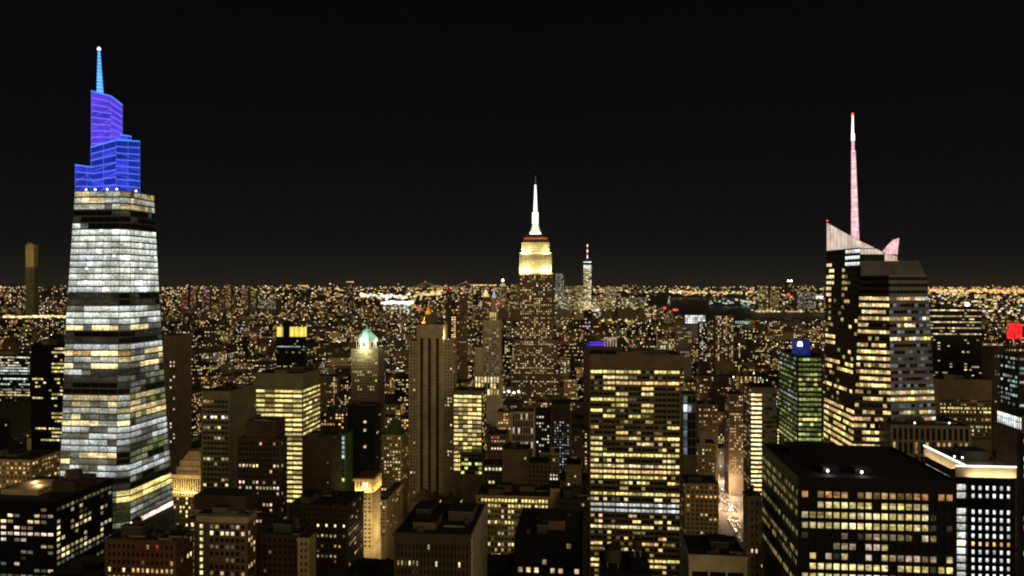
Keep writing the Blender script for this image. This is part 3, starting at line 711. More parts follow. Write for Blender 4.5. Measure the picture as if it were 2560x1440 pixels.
def build_gold():
    b = Bld('stone_tower', 'slim golden floodlit stone tower with a bright colonnade around its top', 'tower', 887, 620, short='the golden tower')
    wn = lambda nx, nz: [[('p3' if (nz - 1 - j) == 5 and R.random() < .8 else 'w1' if R.random() < .12 else 'd') for i in range(nx)] for j in range(nz)]
    fr = Fc(3.4, 3.5, .55, .5, wn, mt=11.5, ml=.6, mr=.8, depth=.5); m = b.mass(887, 931, 1196, xs=951, wall='tan_stone', fr=fr, sd=Fc(4, 3.5, .3, .45, sparse(.04), mt=11.5), vis=1372, roof='red_brick', par=1.2)
    u0, u1, v0, v1, z1 = m
    m2 = b.mass(868, 931.5, 1373, v=-2.2, L=(v1 + 2.0), wall='tan_stone', vis=1378)
    q = MB(); n = 6
    for i in range(n):
        uu = u0 + .9 + (u1 - u0 - 1.8) * i / (n - 1); q.cyl(uu, -.75, z1 - 10.4, z1 - 2.4, .42, .36, 'tan_stone', 8)
    n2 = 7
    for i in range(n2):
        vv = 1 + (v1 - 2) * i / (n2 - 1); q.cyl(u1 + .75, vv, z1 - 10.4, z1 - 2.4, .42, .36, 'tan_stone', 8)
    q.build('column', b.root)
    q = MB(); q.box(u0 - 1.3, u1 + 1.3, -1.3, -.02, z1 - 2.4, z1 - .6, 'tan_stone'); q.box(u1 + .02, u1 + 1.3, 0, v1 + .6, z1 - 2.4, z1 - .6, 'tan_stone')
    q.box(u0 - 1.5, u1 + 1.5, -1.5, -.02, z1 - 11.4, z1 - 10.4, 'tan_stone'); q.box(u1 + .02, u1 + 1.5, 0, v1 + .6, z1 - 11.4, z1 - 10.4, 'tan_stone'); q.build('cornice', b.root)
    q = MB()
    for i in range(4):
        uu = u0 + 1.8 + i * 2.5; q.box(uu, uu + 1.4, -.06, -.02, z1 - 9.4, z1 - 3.4, 'w1' if i < 2 else 'c3')
    q.build('tall_window', b.root)
    def fl(loc, sx_, e, rot, col=(1, .68, .26)):
        a = bpy.data.lights.new('floodlight', 'AREA'); a.shape = 'RECTANGLE'; a.size = sx_; a.size_y = .6; a.energy = e; a.color = col
        o = bpy.data.objects.new('floodlight', a); o.location = loc; o.rotation_euler = rot; o.parent = b.root; sc.collection.objects.link(o)
    fl(((u0 + u1) / 2, -2.6, z1 - 10.8), u1 - u0, 3200, (radians(180 - 12), 0, 0)); fl((u1 + 2.6, v1 / 2, z1 - 10.8), v1, 3600, (radians(180 - 12), 0, radians(90)))
    # area lights added in mid-air, standing for street light washing the shaft
    fl(((u0 + u1) / 2, -34, b.z(1320)), 22, 13000, (radians(97), 0, 0), (1, .76, .40)); fl((u1 + 26, v1 / 2, b.z(1340)), 18, 9000, (radians(97), 0, radians(90)), (1, .76, .40))
build_gold()
simple('loft_building', 'tan loft block behind and right of the golden tower, lit side wall', 'building', 945, 966, 1250, 680, xs=1008, wall='tan_stone', vis=1330, fr=Fc(3, 3.5, .5, .5, sparse(.1)), sd=Fc(3.4, 3.5, .4, .5, sparse(.06, 'wa')), bulk=1)
b = simple('brown_office_block', 'broad dark brown block at bottom centre, wide black roof and narrow fins', 'office building', 985, 1178, 1338, 330, short='the broad black-roofed block', L=47, wall='dark_brown', vis=1440,
       fr=Fc(1.7, 3.6, .42, .62, rows({2: sparse(.05)}, sparse(.06, 'wgi', (0, 1, 2))), mt=4), sd=Fc(4, 3.6, .35, .5, sparse(.04), mt=4), bulk=3)
q = MB(); q.box(b.m[1] + .02, b.m[1] + .6, 0, b.m[3], b.m[4] - 60, b.m[4], 'white_stone'); q.build('lit_edge_strip', b.root)  # white strip puts the light on the right face into its colour
b = simple('stone_office_block', 'tan office block at lower centre with two bright top bands and many lit windows', 'office building', 1190, 1374, 1242, 520, short='the tan lit office block', L=30, wall='tan_stone', vis=1440, bulk=3,
       fr=Fc(2.3, 3.75, .6, .55, rows({0: allon('y', (3, 3), .18), 1: allon('oy', (3, 3, 2), .2), 2: sparse(.06), 4: allon('yw', (3, 3, 1), .2), 5: sparse(.2, 'oy'), 8: sparse(.55, 'pw', (2, 3, 3)), 11: sparse(.4, 'pw', (2, 3))}, sparse(.22, 'ow', (1, 2, 3)))),
       sd=Fc(3, 3.75, .5, .5, sparse(.2)))
b.mass(1376, 1400, 1222, v=3, L=22, wall='tan_stone', vis=1300)
b = simple('black_building', 'black flat-roofed building at bottom centre with four white windows in a row', 'building', 1285, 1458, 1348, 330, L=44, wall='black_metal', fr=Fc(3.4, 3.6, .5, .6, rows({3: sparse(.3, 'w', (2, 3))}, sparse(.03, 'wc', (1, 2)))), sd=Fc(4, 3.6, .3, .4, sparse(.04)), bulk=3)
simple('dark_building', 'dark brown block between the tan lit office block and the gridded slab tower', 'building', 1396, 1468, 1250, 500, L=30, wall='dark_brown', fr=Fc(3.4, 3.6, .4, .5, sparse(.03)), bulk=2)
# slab tower with seven window bays
def grid_keys(nx, nz):
    o = []; nb = nx // 3
    for j in range(nz):
        top = nz - 1 - j; mode = R.random(); row = []
        full = top in (17, 18, 19, 22, 35) or (mode < .24 and top not in (1, 4, 5, 6, 8))
        cool = top in (24, 25); col = 'c' if cool else R.choice('yyow')
        for g in range(nb):
            if cool: row += ['c2', R.choice(('c2', 'c3')), 'c2']; continue
            r = R.random(); dd = 1 - (g > 4 and top < 10) * .8
            if full: cell = [col + R.choice('3332') for _ in range(3)] if r < .88 else ['d', col + '1', 'd']
            elif top > 13: cell = [col + R.choice('123') if R.random() < .52 else 'd' for _ in range(3)] if r < .7 else ['d'] * 3
            else: cell = [col + '3'] * 3 if r < .22 * dd else [col + R.choice('012') if R.random() < .35 * dd else 'd' for _ in range(3)]
            row += cell
        o.append(row)
    return o
b = Bld('slab_tower', 'broad gridded slab tower right of centre, seven window bays under blank brown fascia', 'office tower', 1473, 540, short='the gridded slab tower')
m = b.mass(1473, 1702, 885, L=34, wall='olive_wall', fr=Fc(1, 3.92, .90, .52, grid_keys, mt=10.5, ml=.7, mr=.7, nx=21, depth=.5), sd=Fc(4, 3.92, .5, .5, sparse(.1), mt=10.5), vis=1440)
q = MB(); u0, u1, v0, v1, z1 = m
q.box(u0 - .2, u1 + .2, -.9, -.02, z1 - 9.6, z1 - .3, 'brown_stone'); q.build('fascia', b.root)
q = MB()
for k in range(8):
    uu = u0 + .7 + (u1 - u0 - 1.4) * k / 7; q.box(uu - .42, uu + .42, -.55, -.02, z1 - 180, z1 - 10, 'brown_stone')
q.build('pier', b.root); b.bulk(m, 3, 4)
b = simple('dark_building', 'black silhouetted rooftop with two round tanks in front of the gridded slab tower foot', 'building', 1500, 1628, 1428, 285, L=22, wall='black_metal', fr=Fc(3, 3.5, .4, .5, sparse(.06, 'wr', (1, 2))))
u0, u1, v0, v1, z1 = b.m; b.tank(u0 + 5, 8, z1 - 1, 3.4, 5); b.tank(u0 + 14.5, 9, z1 + 3, 1.8, 4); q = MB(); q.box(u0 + 11.6, u0 + 18, 3, 14, z1 - 1, z1 + 2.95, 'black_metal'); q.build('bulkhead', b.root)
# black office slab bottom right
lf = lambda nx, nz: [[('d' if (i % 6 == 5) else ('y2' if R.random() < .7 else 'y1')) if R.random() < .78 and on else 'd' for i in range(nx)] for on in [R.random() < .66 for _ in range(nz)]]
def blk(nx, nz):
    o = []
    for j in range(nz):
        top = nz - 1 - j; row = []; r0 = R.random()
        for i in range(nx):
            f = i / nx; on = {0: .95 if f > .06 and i != 6 else .2, 1: .9 if .1 < f < .82 else .2, 2: .97 if f < .82 else .1, 3: .97 if f < .84 else .1, 4: .55 if .2 < f < .8 else .1, 5: .9 if .24 < f < .68 else .12,
                              6: .6 if .24 < f < .8 else .1, 7: .92, 8: .9}.get(top, .7)
            if top == 0: k = pick('oa', (1, 2, 2))
            elif top in (4, 5, 6): k = pick('wpy', (1, 2, 2))
            else: k = pick('ywy', (2, 2, 3))
            row.append(k if R.random() < on else ('d' if R.random() < .8 else 'p0'))
        o.append(row)
    return o
b = Bld('office_slab', 'massive black office slab at bottom right, square yellow windows and two white roof lamps', 'office building', 1996, 290, short='the black office slab')
m = b.mass(1996, 2392, 1192, xs=1905, wall='black_metal', fr=Fc(2.98, 3.9, .76, .6, blk, mt=4.6, ml=1, mr=1, depth=.4), sd=Fc(1.55, 3.9, .6, .55, lf, mt=4.6, ml=1, mr=1.5, depth=.4), roof='roof_tar')
u0, u1, v0, v1, z1 = m
b.lamp(u0 + 13.5, v0 + 9, z1 - 1, .45, 'lamp_white'); b.lamp(u0 + 26, v0 + 8, z1 - 1, .45, 'lamp_white')
for uu, vv in ((13.5, 8), (26, 7)):
    a = bpy.data.lights.new('rooftop_light', 'POINT'); a.energy = 160; a.color = (.9, .95, 1); a.shadow_soft_size = .5; o = bpy.data.objects.new('rooftop_light', a); o.location = (u0 + uu, v0 + vv, z1 + .8); o.parent = b.root; sc.collection.objects.link(o)
q = MB(); q.box(u0 + 12, u0 + 18, v0 + 10, v0 + 16, z1 - 1, z1 + 1.6, 'black_metal'); q.box(u0 + 24, u0 + 30, v0 + 9.5, v0 + 15, z1 - 1, z1 + 1.4, 'black_metal'); q.build('roof_unit', b.root)
q = MB(); q.box(u0 + 8, u0 + 30, v1 - 18, v1 - 6, z1 - 1, z1 + 2.4, 'black_metal', 'roof_tar'); q.build('penthouse', b.root)
# corner tower with the light line
b = Bld('corner_tower', 'corner tower at right edge with bright light line around terrace and white windows', 'office tower', 2418, 378, short='the light-lined corner tower')
wk = lambda nx, nz: [['d'] * nx if (nz - 1 - j) == 2 else [pick('oa', (3,)) if (nz - 1 - j) == 7 else 'c' + R.choice('2333') for i in range(nx)] for j in range(nz)]
m = b.mass(2418, 2538, 1166, xs=2312, wall='black_metal', fr=Fc(3.4, 3.98, .42, .52, wk, mt=8.6, ml=1.2, mr=1.4, nx=6, depth=.4), sd=Fc(2.7, 3.98, .5, .5, rows({0: allon('c', (2, 3))}, sparse(.1, 'c', (1, 2))), mt=8.6), vis=1440, roof='roof_grey', par=1.4)
u0, u1, v0, v1, z1 = m
b.mass(2391, 2417.4, 1180, v=1.6, L=7, wall='black_metal', fr=Fc(5, 3.98, .92, .74, lambda nx, nz: [['d'] if (nz - 1 - j) == 2 else ['p3'] if (nz - 1 - j) == 7 else ['e2'] for j in range(nz)], mt=5.6, ml=.1, mr=.1, nx=1, depth=.3))
q = MB(); q.box(u0 - 5.6, u1 + .3, -.5, -.02, z1 - 5.2, z1 - .2, 'white_stone'); q.box(u0 - .5, u0 - .02, 7.5, v1, z1 - 5.2, z1 - .2, 'white_stone'); q.build('parapet_band', b.root)
q = MB(); q.box(u0 - 5.4, u1 + .3, -.75, -.15, z1 + .02, z1 + .6, 'line_white'); q.box(u0 - .75, u0 - .15, 1.0, v1, z1 + .02, z1 + .6, 'line_white'); q.build('light_line', b.root)
q = MB(); q.box(u0 + 8, u1 - 3, 18, 32, z1 - 1.4, z1 + 3.6, 'roof_tar', 'roof_tar'); q.build('penthouse', b.root)
for loc, sz, rot in ((((u0 + u1) / 2, -2.6, z1 - 5.6), u1 - u0, (radians(170), 0, 0)), ((u0 - 3, v1 / 2 + 3, z1 - 5.6), v1 - 8, (radians(170), 0, radians(-90)))):
    a = bpy.data.lights.new('floodlight', 'AREA'); a.shape = 'RECTANGLE'; a.size = sz; a.size_y = .6; a.energy = 1500; a.color = (1, .74, .4); o = bpy.data.objects.new('floodlight', a); o.location = loc; o.rotation_euler = rot; o.parent = b.root; sc.collection.objects.link(o)
a = bpy.data.lights.new('rooftop_light', 'POINT'); a.energy = 1800; a.color = (1, .82, .62); a.shadow_soft_size = 1; o = bpy.data.objects.new('rooftop_light', a); o.location = (u0 + 12, 9, z1 + 5); o.parent = b.root; sc.collection.objects.link(o)  # added point light, stands in for the light line's spill on the roof
b.lamp(u0 + 4, 22, z1 - 1.4, .4, 'lamp_cool'); b.lamp(u0 + 7, 20, z1 - 1.4, .4, 'lamp_cool')
simple('dark_building', 'black tower cut by the lower right image edge with a few amber windows', 'building', 2549, 2660, 1085, 345, xs=2543, wall='black_metal', fr=Fc(3.6, 3.9, .5, .55, sparse(.25, 'oyp', (2, 3))))
fin = lambda nx, nz: [['d'] * nx for _ in range(nz)]
b = simple('finned_building', 'brown finned block behind the black office slab with tall dark openings between vertical ribs', 'office building', 2226, 2428, 1062, 500, short='the finned block', xs=2172, wall='concrete_cap', vis=1180, bulk=2,
           fr=Fc(3.4, 9.2, .58, .82, rows({1: lambda nx, nz: [['o2' if R.random() < .35 else 'd' for _ in range(nx)]]}, fin), mt=1.2, depth=1.2), sd=Fc(3.4, 9.2, .55, .8, fin, mt=1.2, depth=1.))
for fx, fy in ((.35, .15), (.8, .2)): b.lamp(b.m[0] + (b.m[1] - b.m[0]) * fx, b.m[3] * fy, b.m[4] - 1, .45, 'lamp_white')
simple('white_striped_building', 'brown block at right edge whose top storey glows in tall white vertical strips', 'building', 2556, 2680, 1040, 560, xs=2491, wall='brown_stone', vis=1140,
       fr=Fc(3, 3.8, .5, .5, sparse(.1)), sd=Fc(2.6, 9.5, .45, .9, rows({0: allon('c', (4,), 0)}, lambda nx, nz: [['d'] * nx] * nz), mt=1.4, depth=.3))
simple('brown_tower', 'brown block right of the rose-spired tower, yellow window rows under blank wall', 'office building', 2348, 2480, 948, 780, L=34, wall='brown_stone', vis=1090, bulk=2, short='the blank-topped brown block',
       fr=Fc(1.8, 3.8, .7, .5, rows({0: sparse(.04, 'a', (1,)), 1: sparse(.4, 'wy', (1, 2)), 2: sparse(.4, 'y', (3,)), 3: sparse(.5, 'yw', (2, 3)), 4: sparse(.3, 'ra', (1,)), 5: sparse(.3, 'y', (2,)), 7: sparse(.4, 'w', (2, 3))}, sparse(.03)), mt=20))
b = simple(OT, 'dark glass tower at right, thin white window lines and dazzling roof lamp', 'office tower', 2318, 2456, 768, 1000, L=40, wall='black_metal', vis=950, bulk=1, short='the lamp-topped dark tower',
           fr=Fc(3, 3.9, .98, .40, lambda nx, nz: [[(('w' + R.choice('223')) if R.random() < (.95 if (nz - 1 - j) in (0, 2, 4, 6, 8) else .12) else 'd') for i in range(nx)] for j in range(nz)], mt=2, depth=.2))
b.lamp(b.u(2418, 12), 12, b.m[4] + .5, 2.6, 'lamp_white')
simple(OT, 'dark tower at right edge with slanting rows of pale teal windows', 'office tower', 2545, 2680, 888, 640, xs=2500, wall='dark_glass', vis=1010, fr=Fc(5, 3.9, .8, .5, sparse(.45, 'cct', (1, 2))), sd=Fc(4, 3.9, .8, .5, sparse(.5, 'cct', (1, 2))))
b = simple('dark_building', 'dark block at right edge carrying a red illuminated roof sign', 'building', 2484, 2640, 868, 900, L=26, wall='dark_brown', vis=1000, short='the red-signed block', fr=Fc(3, 3.6, .5, .5, sparse(.12, 'wa', (1, 2, 3))))
q = MB(); v = 4.
for (xa, ya, xb, yb_, wd) in ((2527, 807, 2524, 845, 3.4), (2534, 808, 2531, 848, 3.2), (2544, 808, 2541, 847, 3.6), (2553, 810, 2551, 850, 3.0), (2521, 826, 2520, 846, 2.4)):
    ua, ub_ = b.u(xa, v), b.u(xb, v); za, zb = b.z(ya, ua, v), b.z(yb_, ub_, v); hw = wd * b.Y0 / F
    q.prism([(ub_ - hw, v, zb), (ub_ + hw, v, zb), (ub_ + hw, v + .5, zb), (ub_ - hw, v + .5, zb)], [(ua - hw, v, za), (ua + hw, v, za), (ua + hw, v + .5, za), (ua - hw, v + .5, za)], 'sign_red', base=True)
sg = q.build('illuminated_sign', b.root)
q = MB()
for px in (2524, 2538, 2551): uu = b.u(px, v + 1); q.box(uu - .3, uu + .3, v + .6, v + 1.2, b.m[4] - 1, b.z(812, uu, v), 'steel')
q.build('sign_frame', sg)
# green lit tower with the blue box
b = simple('green_tower', 'green lit office tower left of the rose-spired tower, blue rooftop box', 'office tower', 1993, 2057, 888, 640, short='the green lit tower', xs=1947, wall='green_wall', vis=1120,
           fr=Fc(3.4, 4.2, .88, .52, office(.55, .35, 'gyg', (1, 2, 2, 3), .5, 'g1'), mt=1.5, depth=.25), sd=Fc(4, 4.2, .85, .45, office(.25, .45, 'gcg', (1, 2), .3, 'g0'), mt=1.5, depth=.25))
q = MB(); q.box(b.u(1990, 5), b.u(2025, 5), 5, 18, b.m[4] - 1, b.z(850, 0, 5), 'blue_box', 'roof_tar'); bx = q.build('blue_lit_box', b.root)
b.lamp(b.u(2000, 4), 4.0, b.z(868, 0, 4), 2.0, 'lamp_cool', 'floodlight'); b.lamp(b.u(1950, 20), 20, b.m[4] - 1, .8, 'blue_line', 'rooftop_light')
# bright striped tower
b = simple('striped_tower', 'tan tower with one column of brilliant white horizontal window stripes', 'office tower', 1877, 1941, 968, 700, short='the white-striped tower', xs=1858, wall='limestone', vis=1240, bulk=1,
           fr=Fc(1, 4.15, .97, .45, lambda nx, nz: [['w4', 'w4', 'w4'] + [(pick('po', (2, 3)) if (nz - 1 - j) in (11, 13, 14, 17) and R.random() < .7 else 'd' if R.random() < .4 else 'p0') for _ in range(nx - 3)] for j in range(nz)], mt=5, ml=.3, mr=.5, nx=7, depth=.25),
           sd=Fc(3.5, 4.15, .9, .4, sparse(.25, 'w', (1, 2))))
simple('pale_building', 'narrow tan pier-like building left of the black office slab, two small windows lit', 'building', 1869, 1903, 1240, 345, L=10, wall='limestone', fr=Fc(2.6, 3.6, .4, .5, rows({6: allon('p', (3,))}, sparse(.02))), bulk=1)
b = simple('flat_roof_building', 'black flat-roofed block with pale front wall below the glowing street crossing', 'building', 1722, 1868, 1386, 320, L=26, wall='limestone', fr=Fc(7, 4.2, .9, .55, rows({0: lambda nx, nz: [['d'] * nx]}, lambda nx, nz: [['d'] * nx] * nz), mt=6), bulk=1)
simple('stone_block', 'brown stone block right of the gridded slab tower with one amber lit window row', 'building', 1712, 1797, 1208, 640, L=30, wall='tan_stone', bulk=2, fr=Fc(3.6, 3.8, .5, .5, rows({2: sparse(.6, 'a', (3,))}, sparse(.04, 'wa', (1, 2)))), sd=Fc(3.6, 3.8, .4, .5, sparse(.08)))
b = simple('pale_stone_tower', 'small pale stepped stone building with a slim turret, behind the amber-rowed brown block', 'building', 1735, 1790, 1108, 830, L=26, wall='limestone', vis=1175, fr=Fc(3.6, 3.8, .45, .5, sparse(.12, 'wo', (2, 3))))
b.mass(1750, 1763, 1075, v=4, L=8, wall='limestone', vis=1110)
simple('brown_tower', 'slim dark brown tower left of the white-striped tower, small amber windows', 'building', 1822, 1860, 985, 940, L=30, wall='dark_brown', vis=1180, fr=Fc(2.6, 3.6, .5, .5, sparse(.22, 'wao', (2, 3))), sd=Fc(3, 3.6, .5, .5, sparse(.15)))
simple('brown_tower', 'dark tower beside the gridded slab tower with amber windows and a flat top', 'building', 1745, 1795, 1010, 920, L=30, wall='dark_brown', vis=1120, fr=Fc(2.8, 3.6, .55, .5, rows({1: sparse(.7, 'o', (2, 3)), 3: sparse(.7, 'o', (2, 3))}, sparse(.12, 'wa', (1, 2)))), bulk=1)
b = simple('glass_building', 'small block glowing cool white right beside the gridded slab tower', 'building', 1706, 1742, 985, 800, L=24, wall='grey_stone', vis=1130, fr=Fc(4.5, 9, .85, .85, lambda nx, nz: [['b3', 'b2', 'i0', 'd'][:nx] if (nz - 1 - j) in (1,) else ['b1'] + ['d'] * (nx - 1) for j in range(nz)], depth=.3))
# ---- left and centre middle distance
simple('brown_tower', 'plain brown tower just right of the blue-crowned skyscraper, few pink windows', 'building', 404, 441, 838, 780, L=30, wall='brown_stone', vis=1130, fr=Fc(3.2, 3.7, .4, .5, lambda nx, nz: [[('p3' if i >= nx - 2 and R.random() < .3 else 'd' if i >= nx - 3 else 'x') for i in range(nx)] for j in range(nz)], mt=26))
simple(OT, 'black glass tower left of the blue-crowned skyscraper with short bright window lines', 'office tower', 78, 166, 862, 740, L=34, wall='black_metal', vis=1140, fr=Fc(3, 3.7, .9, .45, rows({k: (lambda nx, nz: [['d'] * (nx - 5) + [pick('wy', (2, 3)) for _ in range(5)]]) for k in (1, 4, 5, 6, 12, 17, 18, 22, 23, 30, 31)}, sparse(.05, 'wy', (2, 3))), mt=2, depth=.2), bulk=1)
simple(OT, 'low dark office building at left edge with pale green-white window lines', 'office building', -60, 76, 888, 1080, L=40, wall='dark_glass', vis=1000, fr=Fc(3.4, 3.8, .88, .5, office(.35, .4, 'wci', (2, 3), .1)), bulk=1)
def lt(nx, nz):
    o = []
    for j in range(nz):
        top = nz - 1 - j
        o.append([('y' + ('3' if R.random() < .72 else '2')) if R.random() < .94 else 'y1' for i in range(nx)])
    return o
b = simple('lit_office_tower', 'dark-topped office tower whose floors all glow pale yellow', 'office tower', 638, 757, 934, 640, short='the all-yellow office tower', xs=801, wall='olive_wall', vis=1250, bulk=2,
           fr=Fc(8.2, 4.0, .94, .5, lt, mt=13, ml=.6, mr=.6, depth=.3), sd=Fc(6.6, 4.0, .93, .45, lt, mt=13, ml=.6, mr=.6, depth=.3))
simple('olive_slab', 'dark green-grey slab, blank side wall, left of the all-yellow office tower', 'office building', 504, 574, 978, 570, xs=637, wall='olive_wall', vis=1250, bulk=1, short='the blank olive slab', fr=Fc(3, 3.9, .8, .5, rows({k: sparse(.6, 'wyc', (2, 3)) for k in (3, 16, 19, 20, 22)}, sparse(.05, 'wy', (1, 2, 3))), mt=6))
b = simple('setback_tower', 'dark brown setback tower with paired cream windows before the all-yellow office tower', 'building', 592, 702, 1098, 510, short='the dark setback tower', xs=718, wall='dark_brown', vis=1300,
           fr=Fc(2.4, 3.7, .6, .5, rows({k: sparse(.3, 'wp', (2, 3)) for k in (4, 7, 8, 9)}, sparse(.035, 'wpa', (2, 3)))), sd=Fc(2.6, 3.7, .5, .5, sparse(.12, 'wp')))
m = b.mass(612, 690, 1054, v=6, L=16, wall='dark_brown', vis=1095); b.bulk(m, 1, 4)
simple('brown_slab', 'blank dark brown slab just right of the dark setback tower', 'building', 757, 827, 1094, 570, L=26, wall='dark_brown', vis=1260, bulk=1, fr=Fc(3, 3.8, .4, .4, lambda nx, nz: [['x' if R.random() < .97 else 'o1' for _ in range(nx)] for j in range(nz)]))
simple(OT, 'windowless black slab with two lit windows near its right corner', 'office tower', 868, 938, 1014, 720, xs=953, wall='black_metal', vis=1170, fr=Fc(3.6, 3.9, .7, .6, lambda nx, nz: [[('w3' if (i == nx - 3 and (nz - 1 - j) in (3, 5, 9)) else 'd') for i in range(nx)] for j in range(nz)], mt=2), sd=Fc(4, 3.9, .6, .4, sparse(.1)), bulk=1)
b = simple('glass_building', 'low block with a slanting turquoise lit glass front beside the windowless black slab', 'building', 828, 864, 1086, 690, L=22, wall='green_wall', vis=1200, fr=Fc(3, 4.2, .9, .7, lambda nx, nz: [[('t3' if R.random() < .5 else 't2') if i >= nx // 2 and (nz - 1 - j) < 5 else ('y3' if R.random() < .06 else 'd') for i in range(nx)] for j in range(nz)]))
# green pyramid
b = simple(ST, 'brown tower with a lit octagonal crown and pale green pyramid roof', 'tower', 878, 945, 872, 960, short='the green pyramid roof', L=32, wall='brown_stone', vis=1005, fr=Fc(3.2, 3.7, .45, .5, sparse(.13, 'wyg', (2, 3))))
u0, u1, v0, v1, z1 = b.m; cu, cv = (u0 + u1) / 2 - 1, 14.; rr = 13.8
ring = lambda r_, z_, n=8: [(cu + r_ * cos(math.pi / 8 + 2 * math.pi * i / n), cv + r_ * sin(math.pi / 8 + 2 * math.pi * i / n), z_) for i in range(n)]
za, zb, zc = z1 - 1, b.z(846, cu, cv), b.z(817, cu, cv)
q = MB(); q.prism(ring(rr, za), ring(rr, zb), 'white_stone'); q.prism(ring(rr + .7, zb - 1.2), ring(rr + .7, zb + .1), 'white_stone', base=True); q.build('octagonal_crown', b.root)
q = MB()
for i in range(8):
    x = math.pi / 4 * i; q.box(cu + (rr - .7) * cos(x) - .9, cu + (rr - .7) * cos(x) + .9, cv + (rr - .7) * sin(x) - .9, cv + (rr - .7) * sin(x) + .9, za + 3, zb - 4, 'd')
q.build('arched_opening', b.root)
q = MB(); q.pyr(ring(rr - .6, zb + .12), (cu, cv, zc), 'verdigris'); rf = q.build('pyramid_roof', b.root)
q = MB()
for i in range(8):
    p = ring(rr - .6, zb + .2)[i]; q.tube(p, (cu, cv, zc + .3), .3, 'verdigris', 4, .15)
q.build('roof_rib', rf)
q = MB(); q.cyl(cu, cv, zc, zc + 3, .5, .1, 'verdigris', 6); q.build('finial', rf)
for loc, e, col in (((cu, cv - rr - 9, za - 1), 22000, (.95, 1, .62)), ((cu, cv - rr - 7, zb + 6), 13000, (.78, 1, .86)), ((cu + rr + 7, cv - 4, zb - 2), 9000, (.85, 1, .8)), ((cu - rr - 7, cv - 4, za), 9000, (.9, 1, .7))):
    a = bpy.data.lights.new('floodlight', 'POINT'); a.energy = e; a.color = col; a.shadow_soft_size = 1.5; o = bpy.data.objects.new('floodlight', a); o.location = loc; o.parent = b.root; sc.collection.objects.link(o)
# twin yellow crown
b = simple('crowned_tower', 'dark tower topped by two glowing yellow panels, above the all-yellow office tower', 'office tower', 690, 764, 842, 1050, short='the twin yellow crown', L=36, wall='black_metal', vis=920,
           fr=Fc(3, 3.9, .7, .4, rows({2: allon('c', (2,), .1), 4: sparse(.6, 'w', (1, 2)), 9: sparse(.6, 'w', (1, 2))}, sparse(.06, 'wc', (1, 2))), mt=4), sd=Fc(4, 3.9, .4, .4, sparse(.1)))
z1 = b.m[4]
for xa, xb in ((692, 706), (724, 760)):
    q = MB(); q.box(b.u(xa, 2), b.u(xb, 2), 2, 12, z1 - 1, b.z(817, 0, 2), 'crown_yellow', 'roof_tar'); ua, ub_ = b.u(xa, 2), b.u(xb, 2); k = max(1, round((ub_ - ua) / 6))
    for i in range(k + 1): x = ua + (ub_ - ua) * i / k; q.box(x - .25, x + .25, 1.6, 1.98, z1 - 1, b.z(817, 0, 2), 'black_metal')
    q.build('lit_panel', b.root)
q = MB(); q.box(b.u(706, 4), b.u(724, 4), 4, 20, z1 - 1, b.z(805, 0, 4), 'black_metal'); q.build('shaft', b.root)
# striped stone tower
b = Bld('stone_tower', 'tan stone tower left of centre with three long dark vertical stripes', 'tower', 1022, 850, short='the three-striped stone tower')
def strip(nx, nz): return [['x', 'd', 'x', 'd', 'x', 'd', 'x'] for _ in range(nz)]
m = b.mass(1042, 1108, 812, v=0, L=26, wall='limestone', fr=Fc(1, 3.7, .74, .95, strip, mt=15, ml=-1.2, mr=-.2, nx=7, depth=1.0), vis=1262)
b.bulk(m, 1, 3); wp = Fc(3.2, 3.7, .42, .5, sparse(.06, 'wp', (2, 3, 3)))
b.mass(1022, 1041.6, 852, v=2, L=22, wall='limestone', fr=wp, vis=1262); b.mass(1108.4, 1133, 848, v=2, L=24, wall='limestone', fr=wp, sd=wp, vis=1262)
b.mass(1134, 1168, 1118, v=1, L=22, wall='limestone', fr=Fc(3., 3.7, .45, .5, sparse(.1, 'wop', (2, 3))), vis=1262)
b.mass(1062, 1090, 786, v=8, L=10, z0=m[4] - 1, wall='brown_stone', vis=812)
a = bpy.data.lights.new('floodlight', 'POINT'); a.energy = 9000; a.color = (1, .8, .45); a.shadow_soft_size = 1; o = bpy.data.objects.new('floodlight', a); o.location = (b.u(1118, -3), 3, b.z(842)); o.parent = b.root; sc.collection.objects.link(o)
b = simple('lit_office_tower', 'stepped tower with wide bands of yellow light right of the three-striped stone tower', 'office tower', 1132, 1206, 977, 800, short='the yellow-banded tower', L=30, wall='olive_wall', vis=1165, bulk=1,
           fr=Fc(5, 4.5, .9, .6, lambda nx, nz: [[('y3' if R.random() < .8 else 'w2') if R.random() < (.92 if (nz - 1 - j) < 7 else .6) else 'y1' for i in range(nx)] for j in range(nz)], mt=4, depth=.3), sd=Fc(5, 4.5, .8, .5, sparse(.4, 'y')))
b.mass(1150, 1207, 1130, v=-6, L=20, wall='olive_wall', vis=1180, fr=Fc(4, 4.5, .85, .6, sparse(.45, 'yg', (1, 2, 3))))
b = Bld('grid_tower', 'slim grey gridded tower with bright white arcade at foot and red roof lamps', 'tower', 1185, 1060, short='the grey gridded tower')
b.mass(1185, 1250, 940, v=0, L=34, wall='white_stone', vis=975, fr=Fc(4.4, 8.8, .5, .85, rows({0: allon('w', (3,), 0)}, sparse(.3, 'y', (2, 3))), mt=1, depth=.5))
m = b.mass(1208, 1249, 800, v=4, L=24, wall='limestone', vis=945, fr=Fc(3.4, 4.1, .66, .6, lambda nx, nz: [[R.choice(('i0', 'i0', 'i1', 'd', 'w1', 'i0')) if R.random() < .93 else 'w2' for i in range(nx)] for j in range(nz)], mt=12, depth=.4))
b.mass(1187, 1207.5, 868, v=5, L=18, wall='limestone', vis=940)
m2 = b.mass(1222, 1243, 778, v=8, L=12, wall='limestone', vis=800, fr=Fc(3, 9, .5, .8, allon('y', (2,)), mt=1))
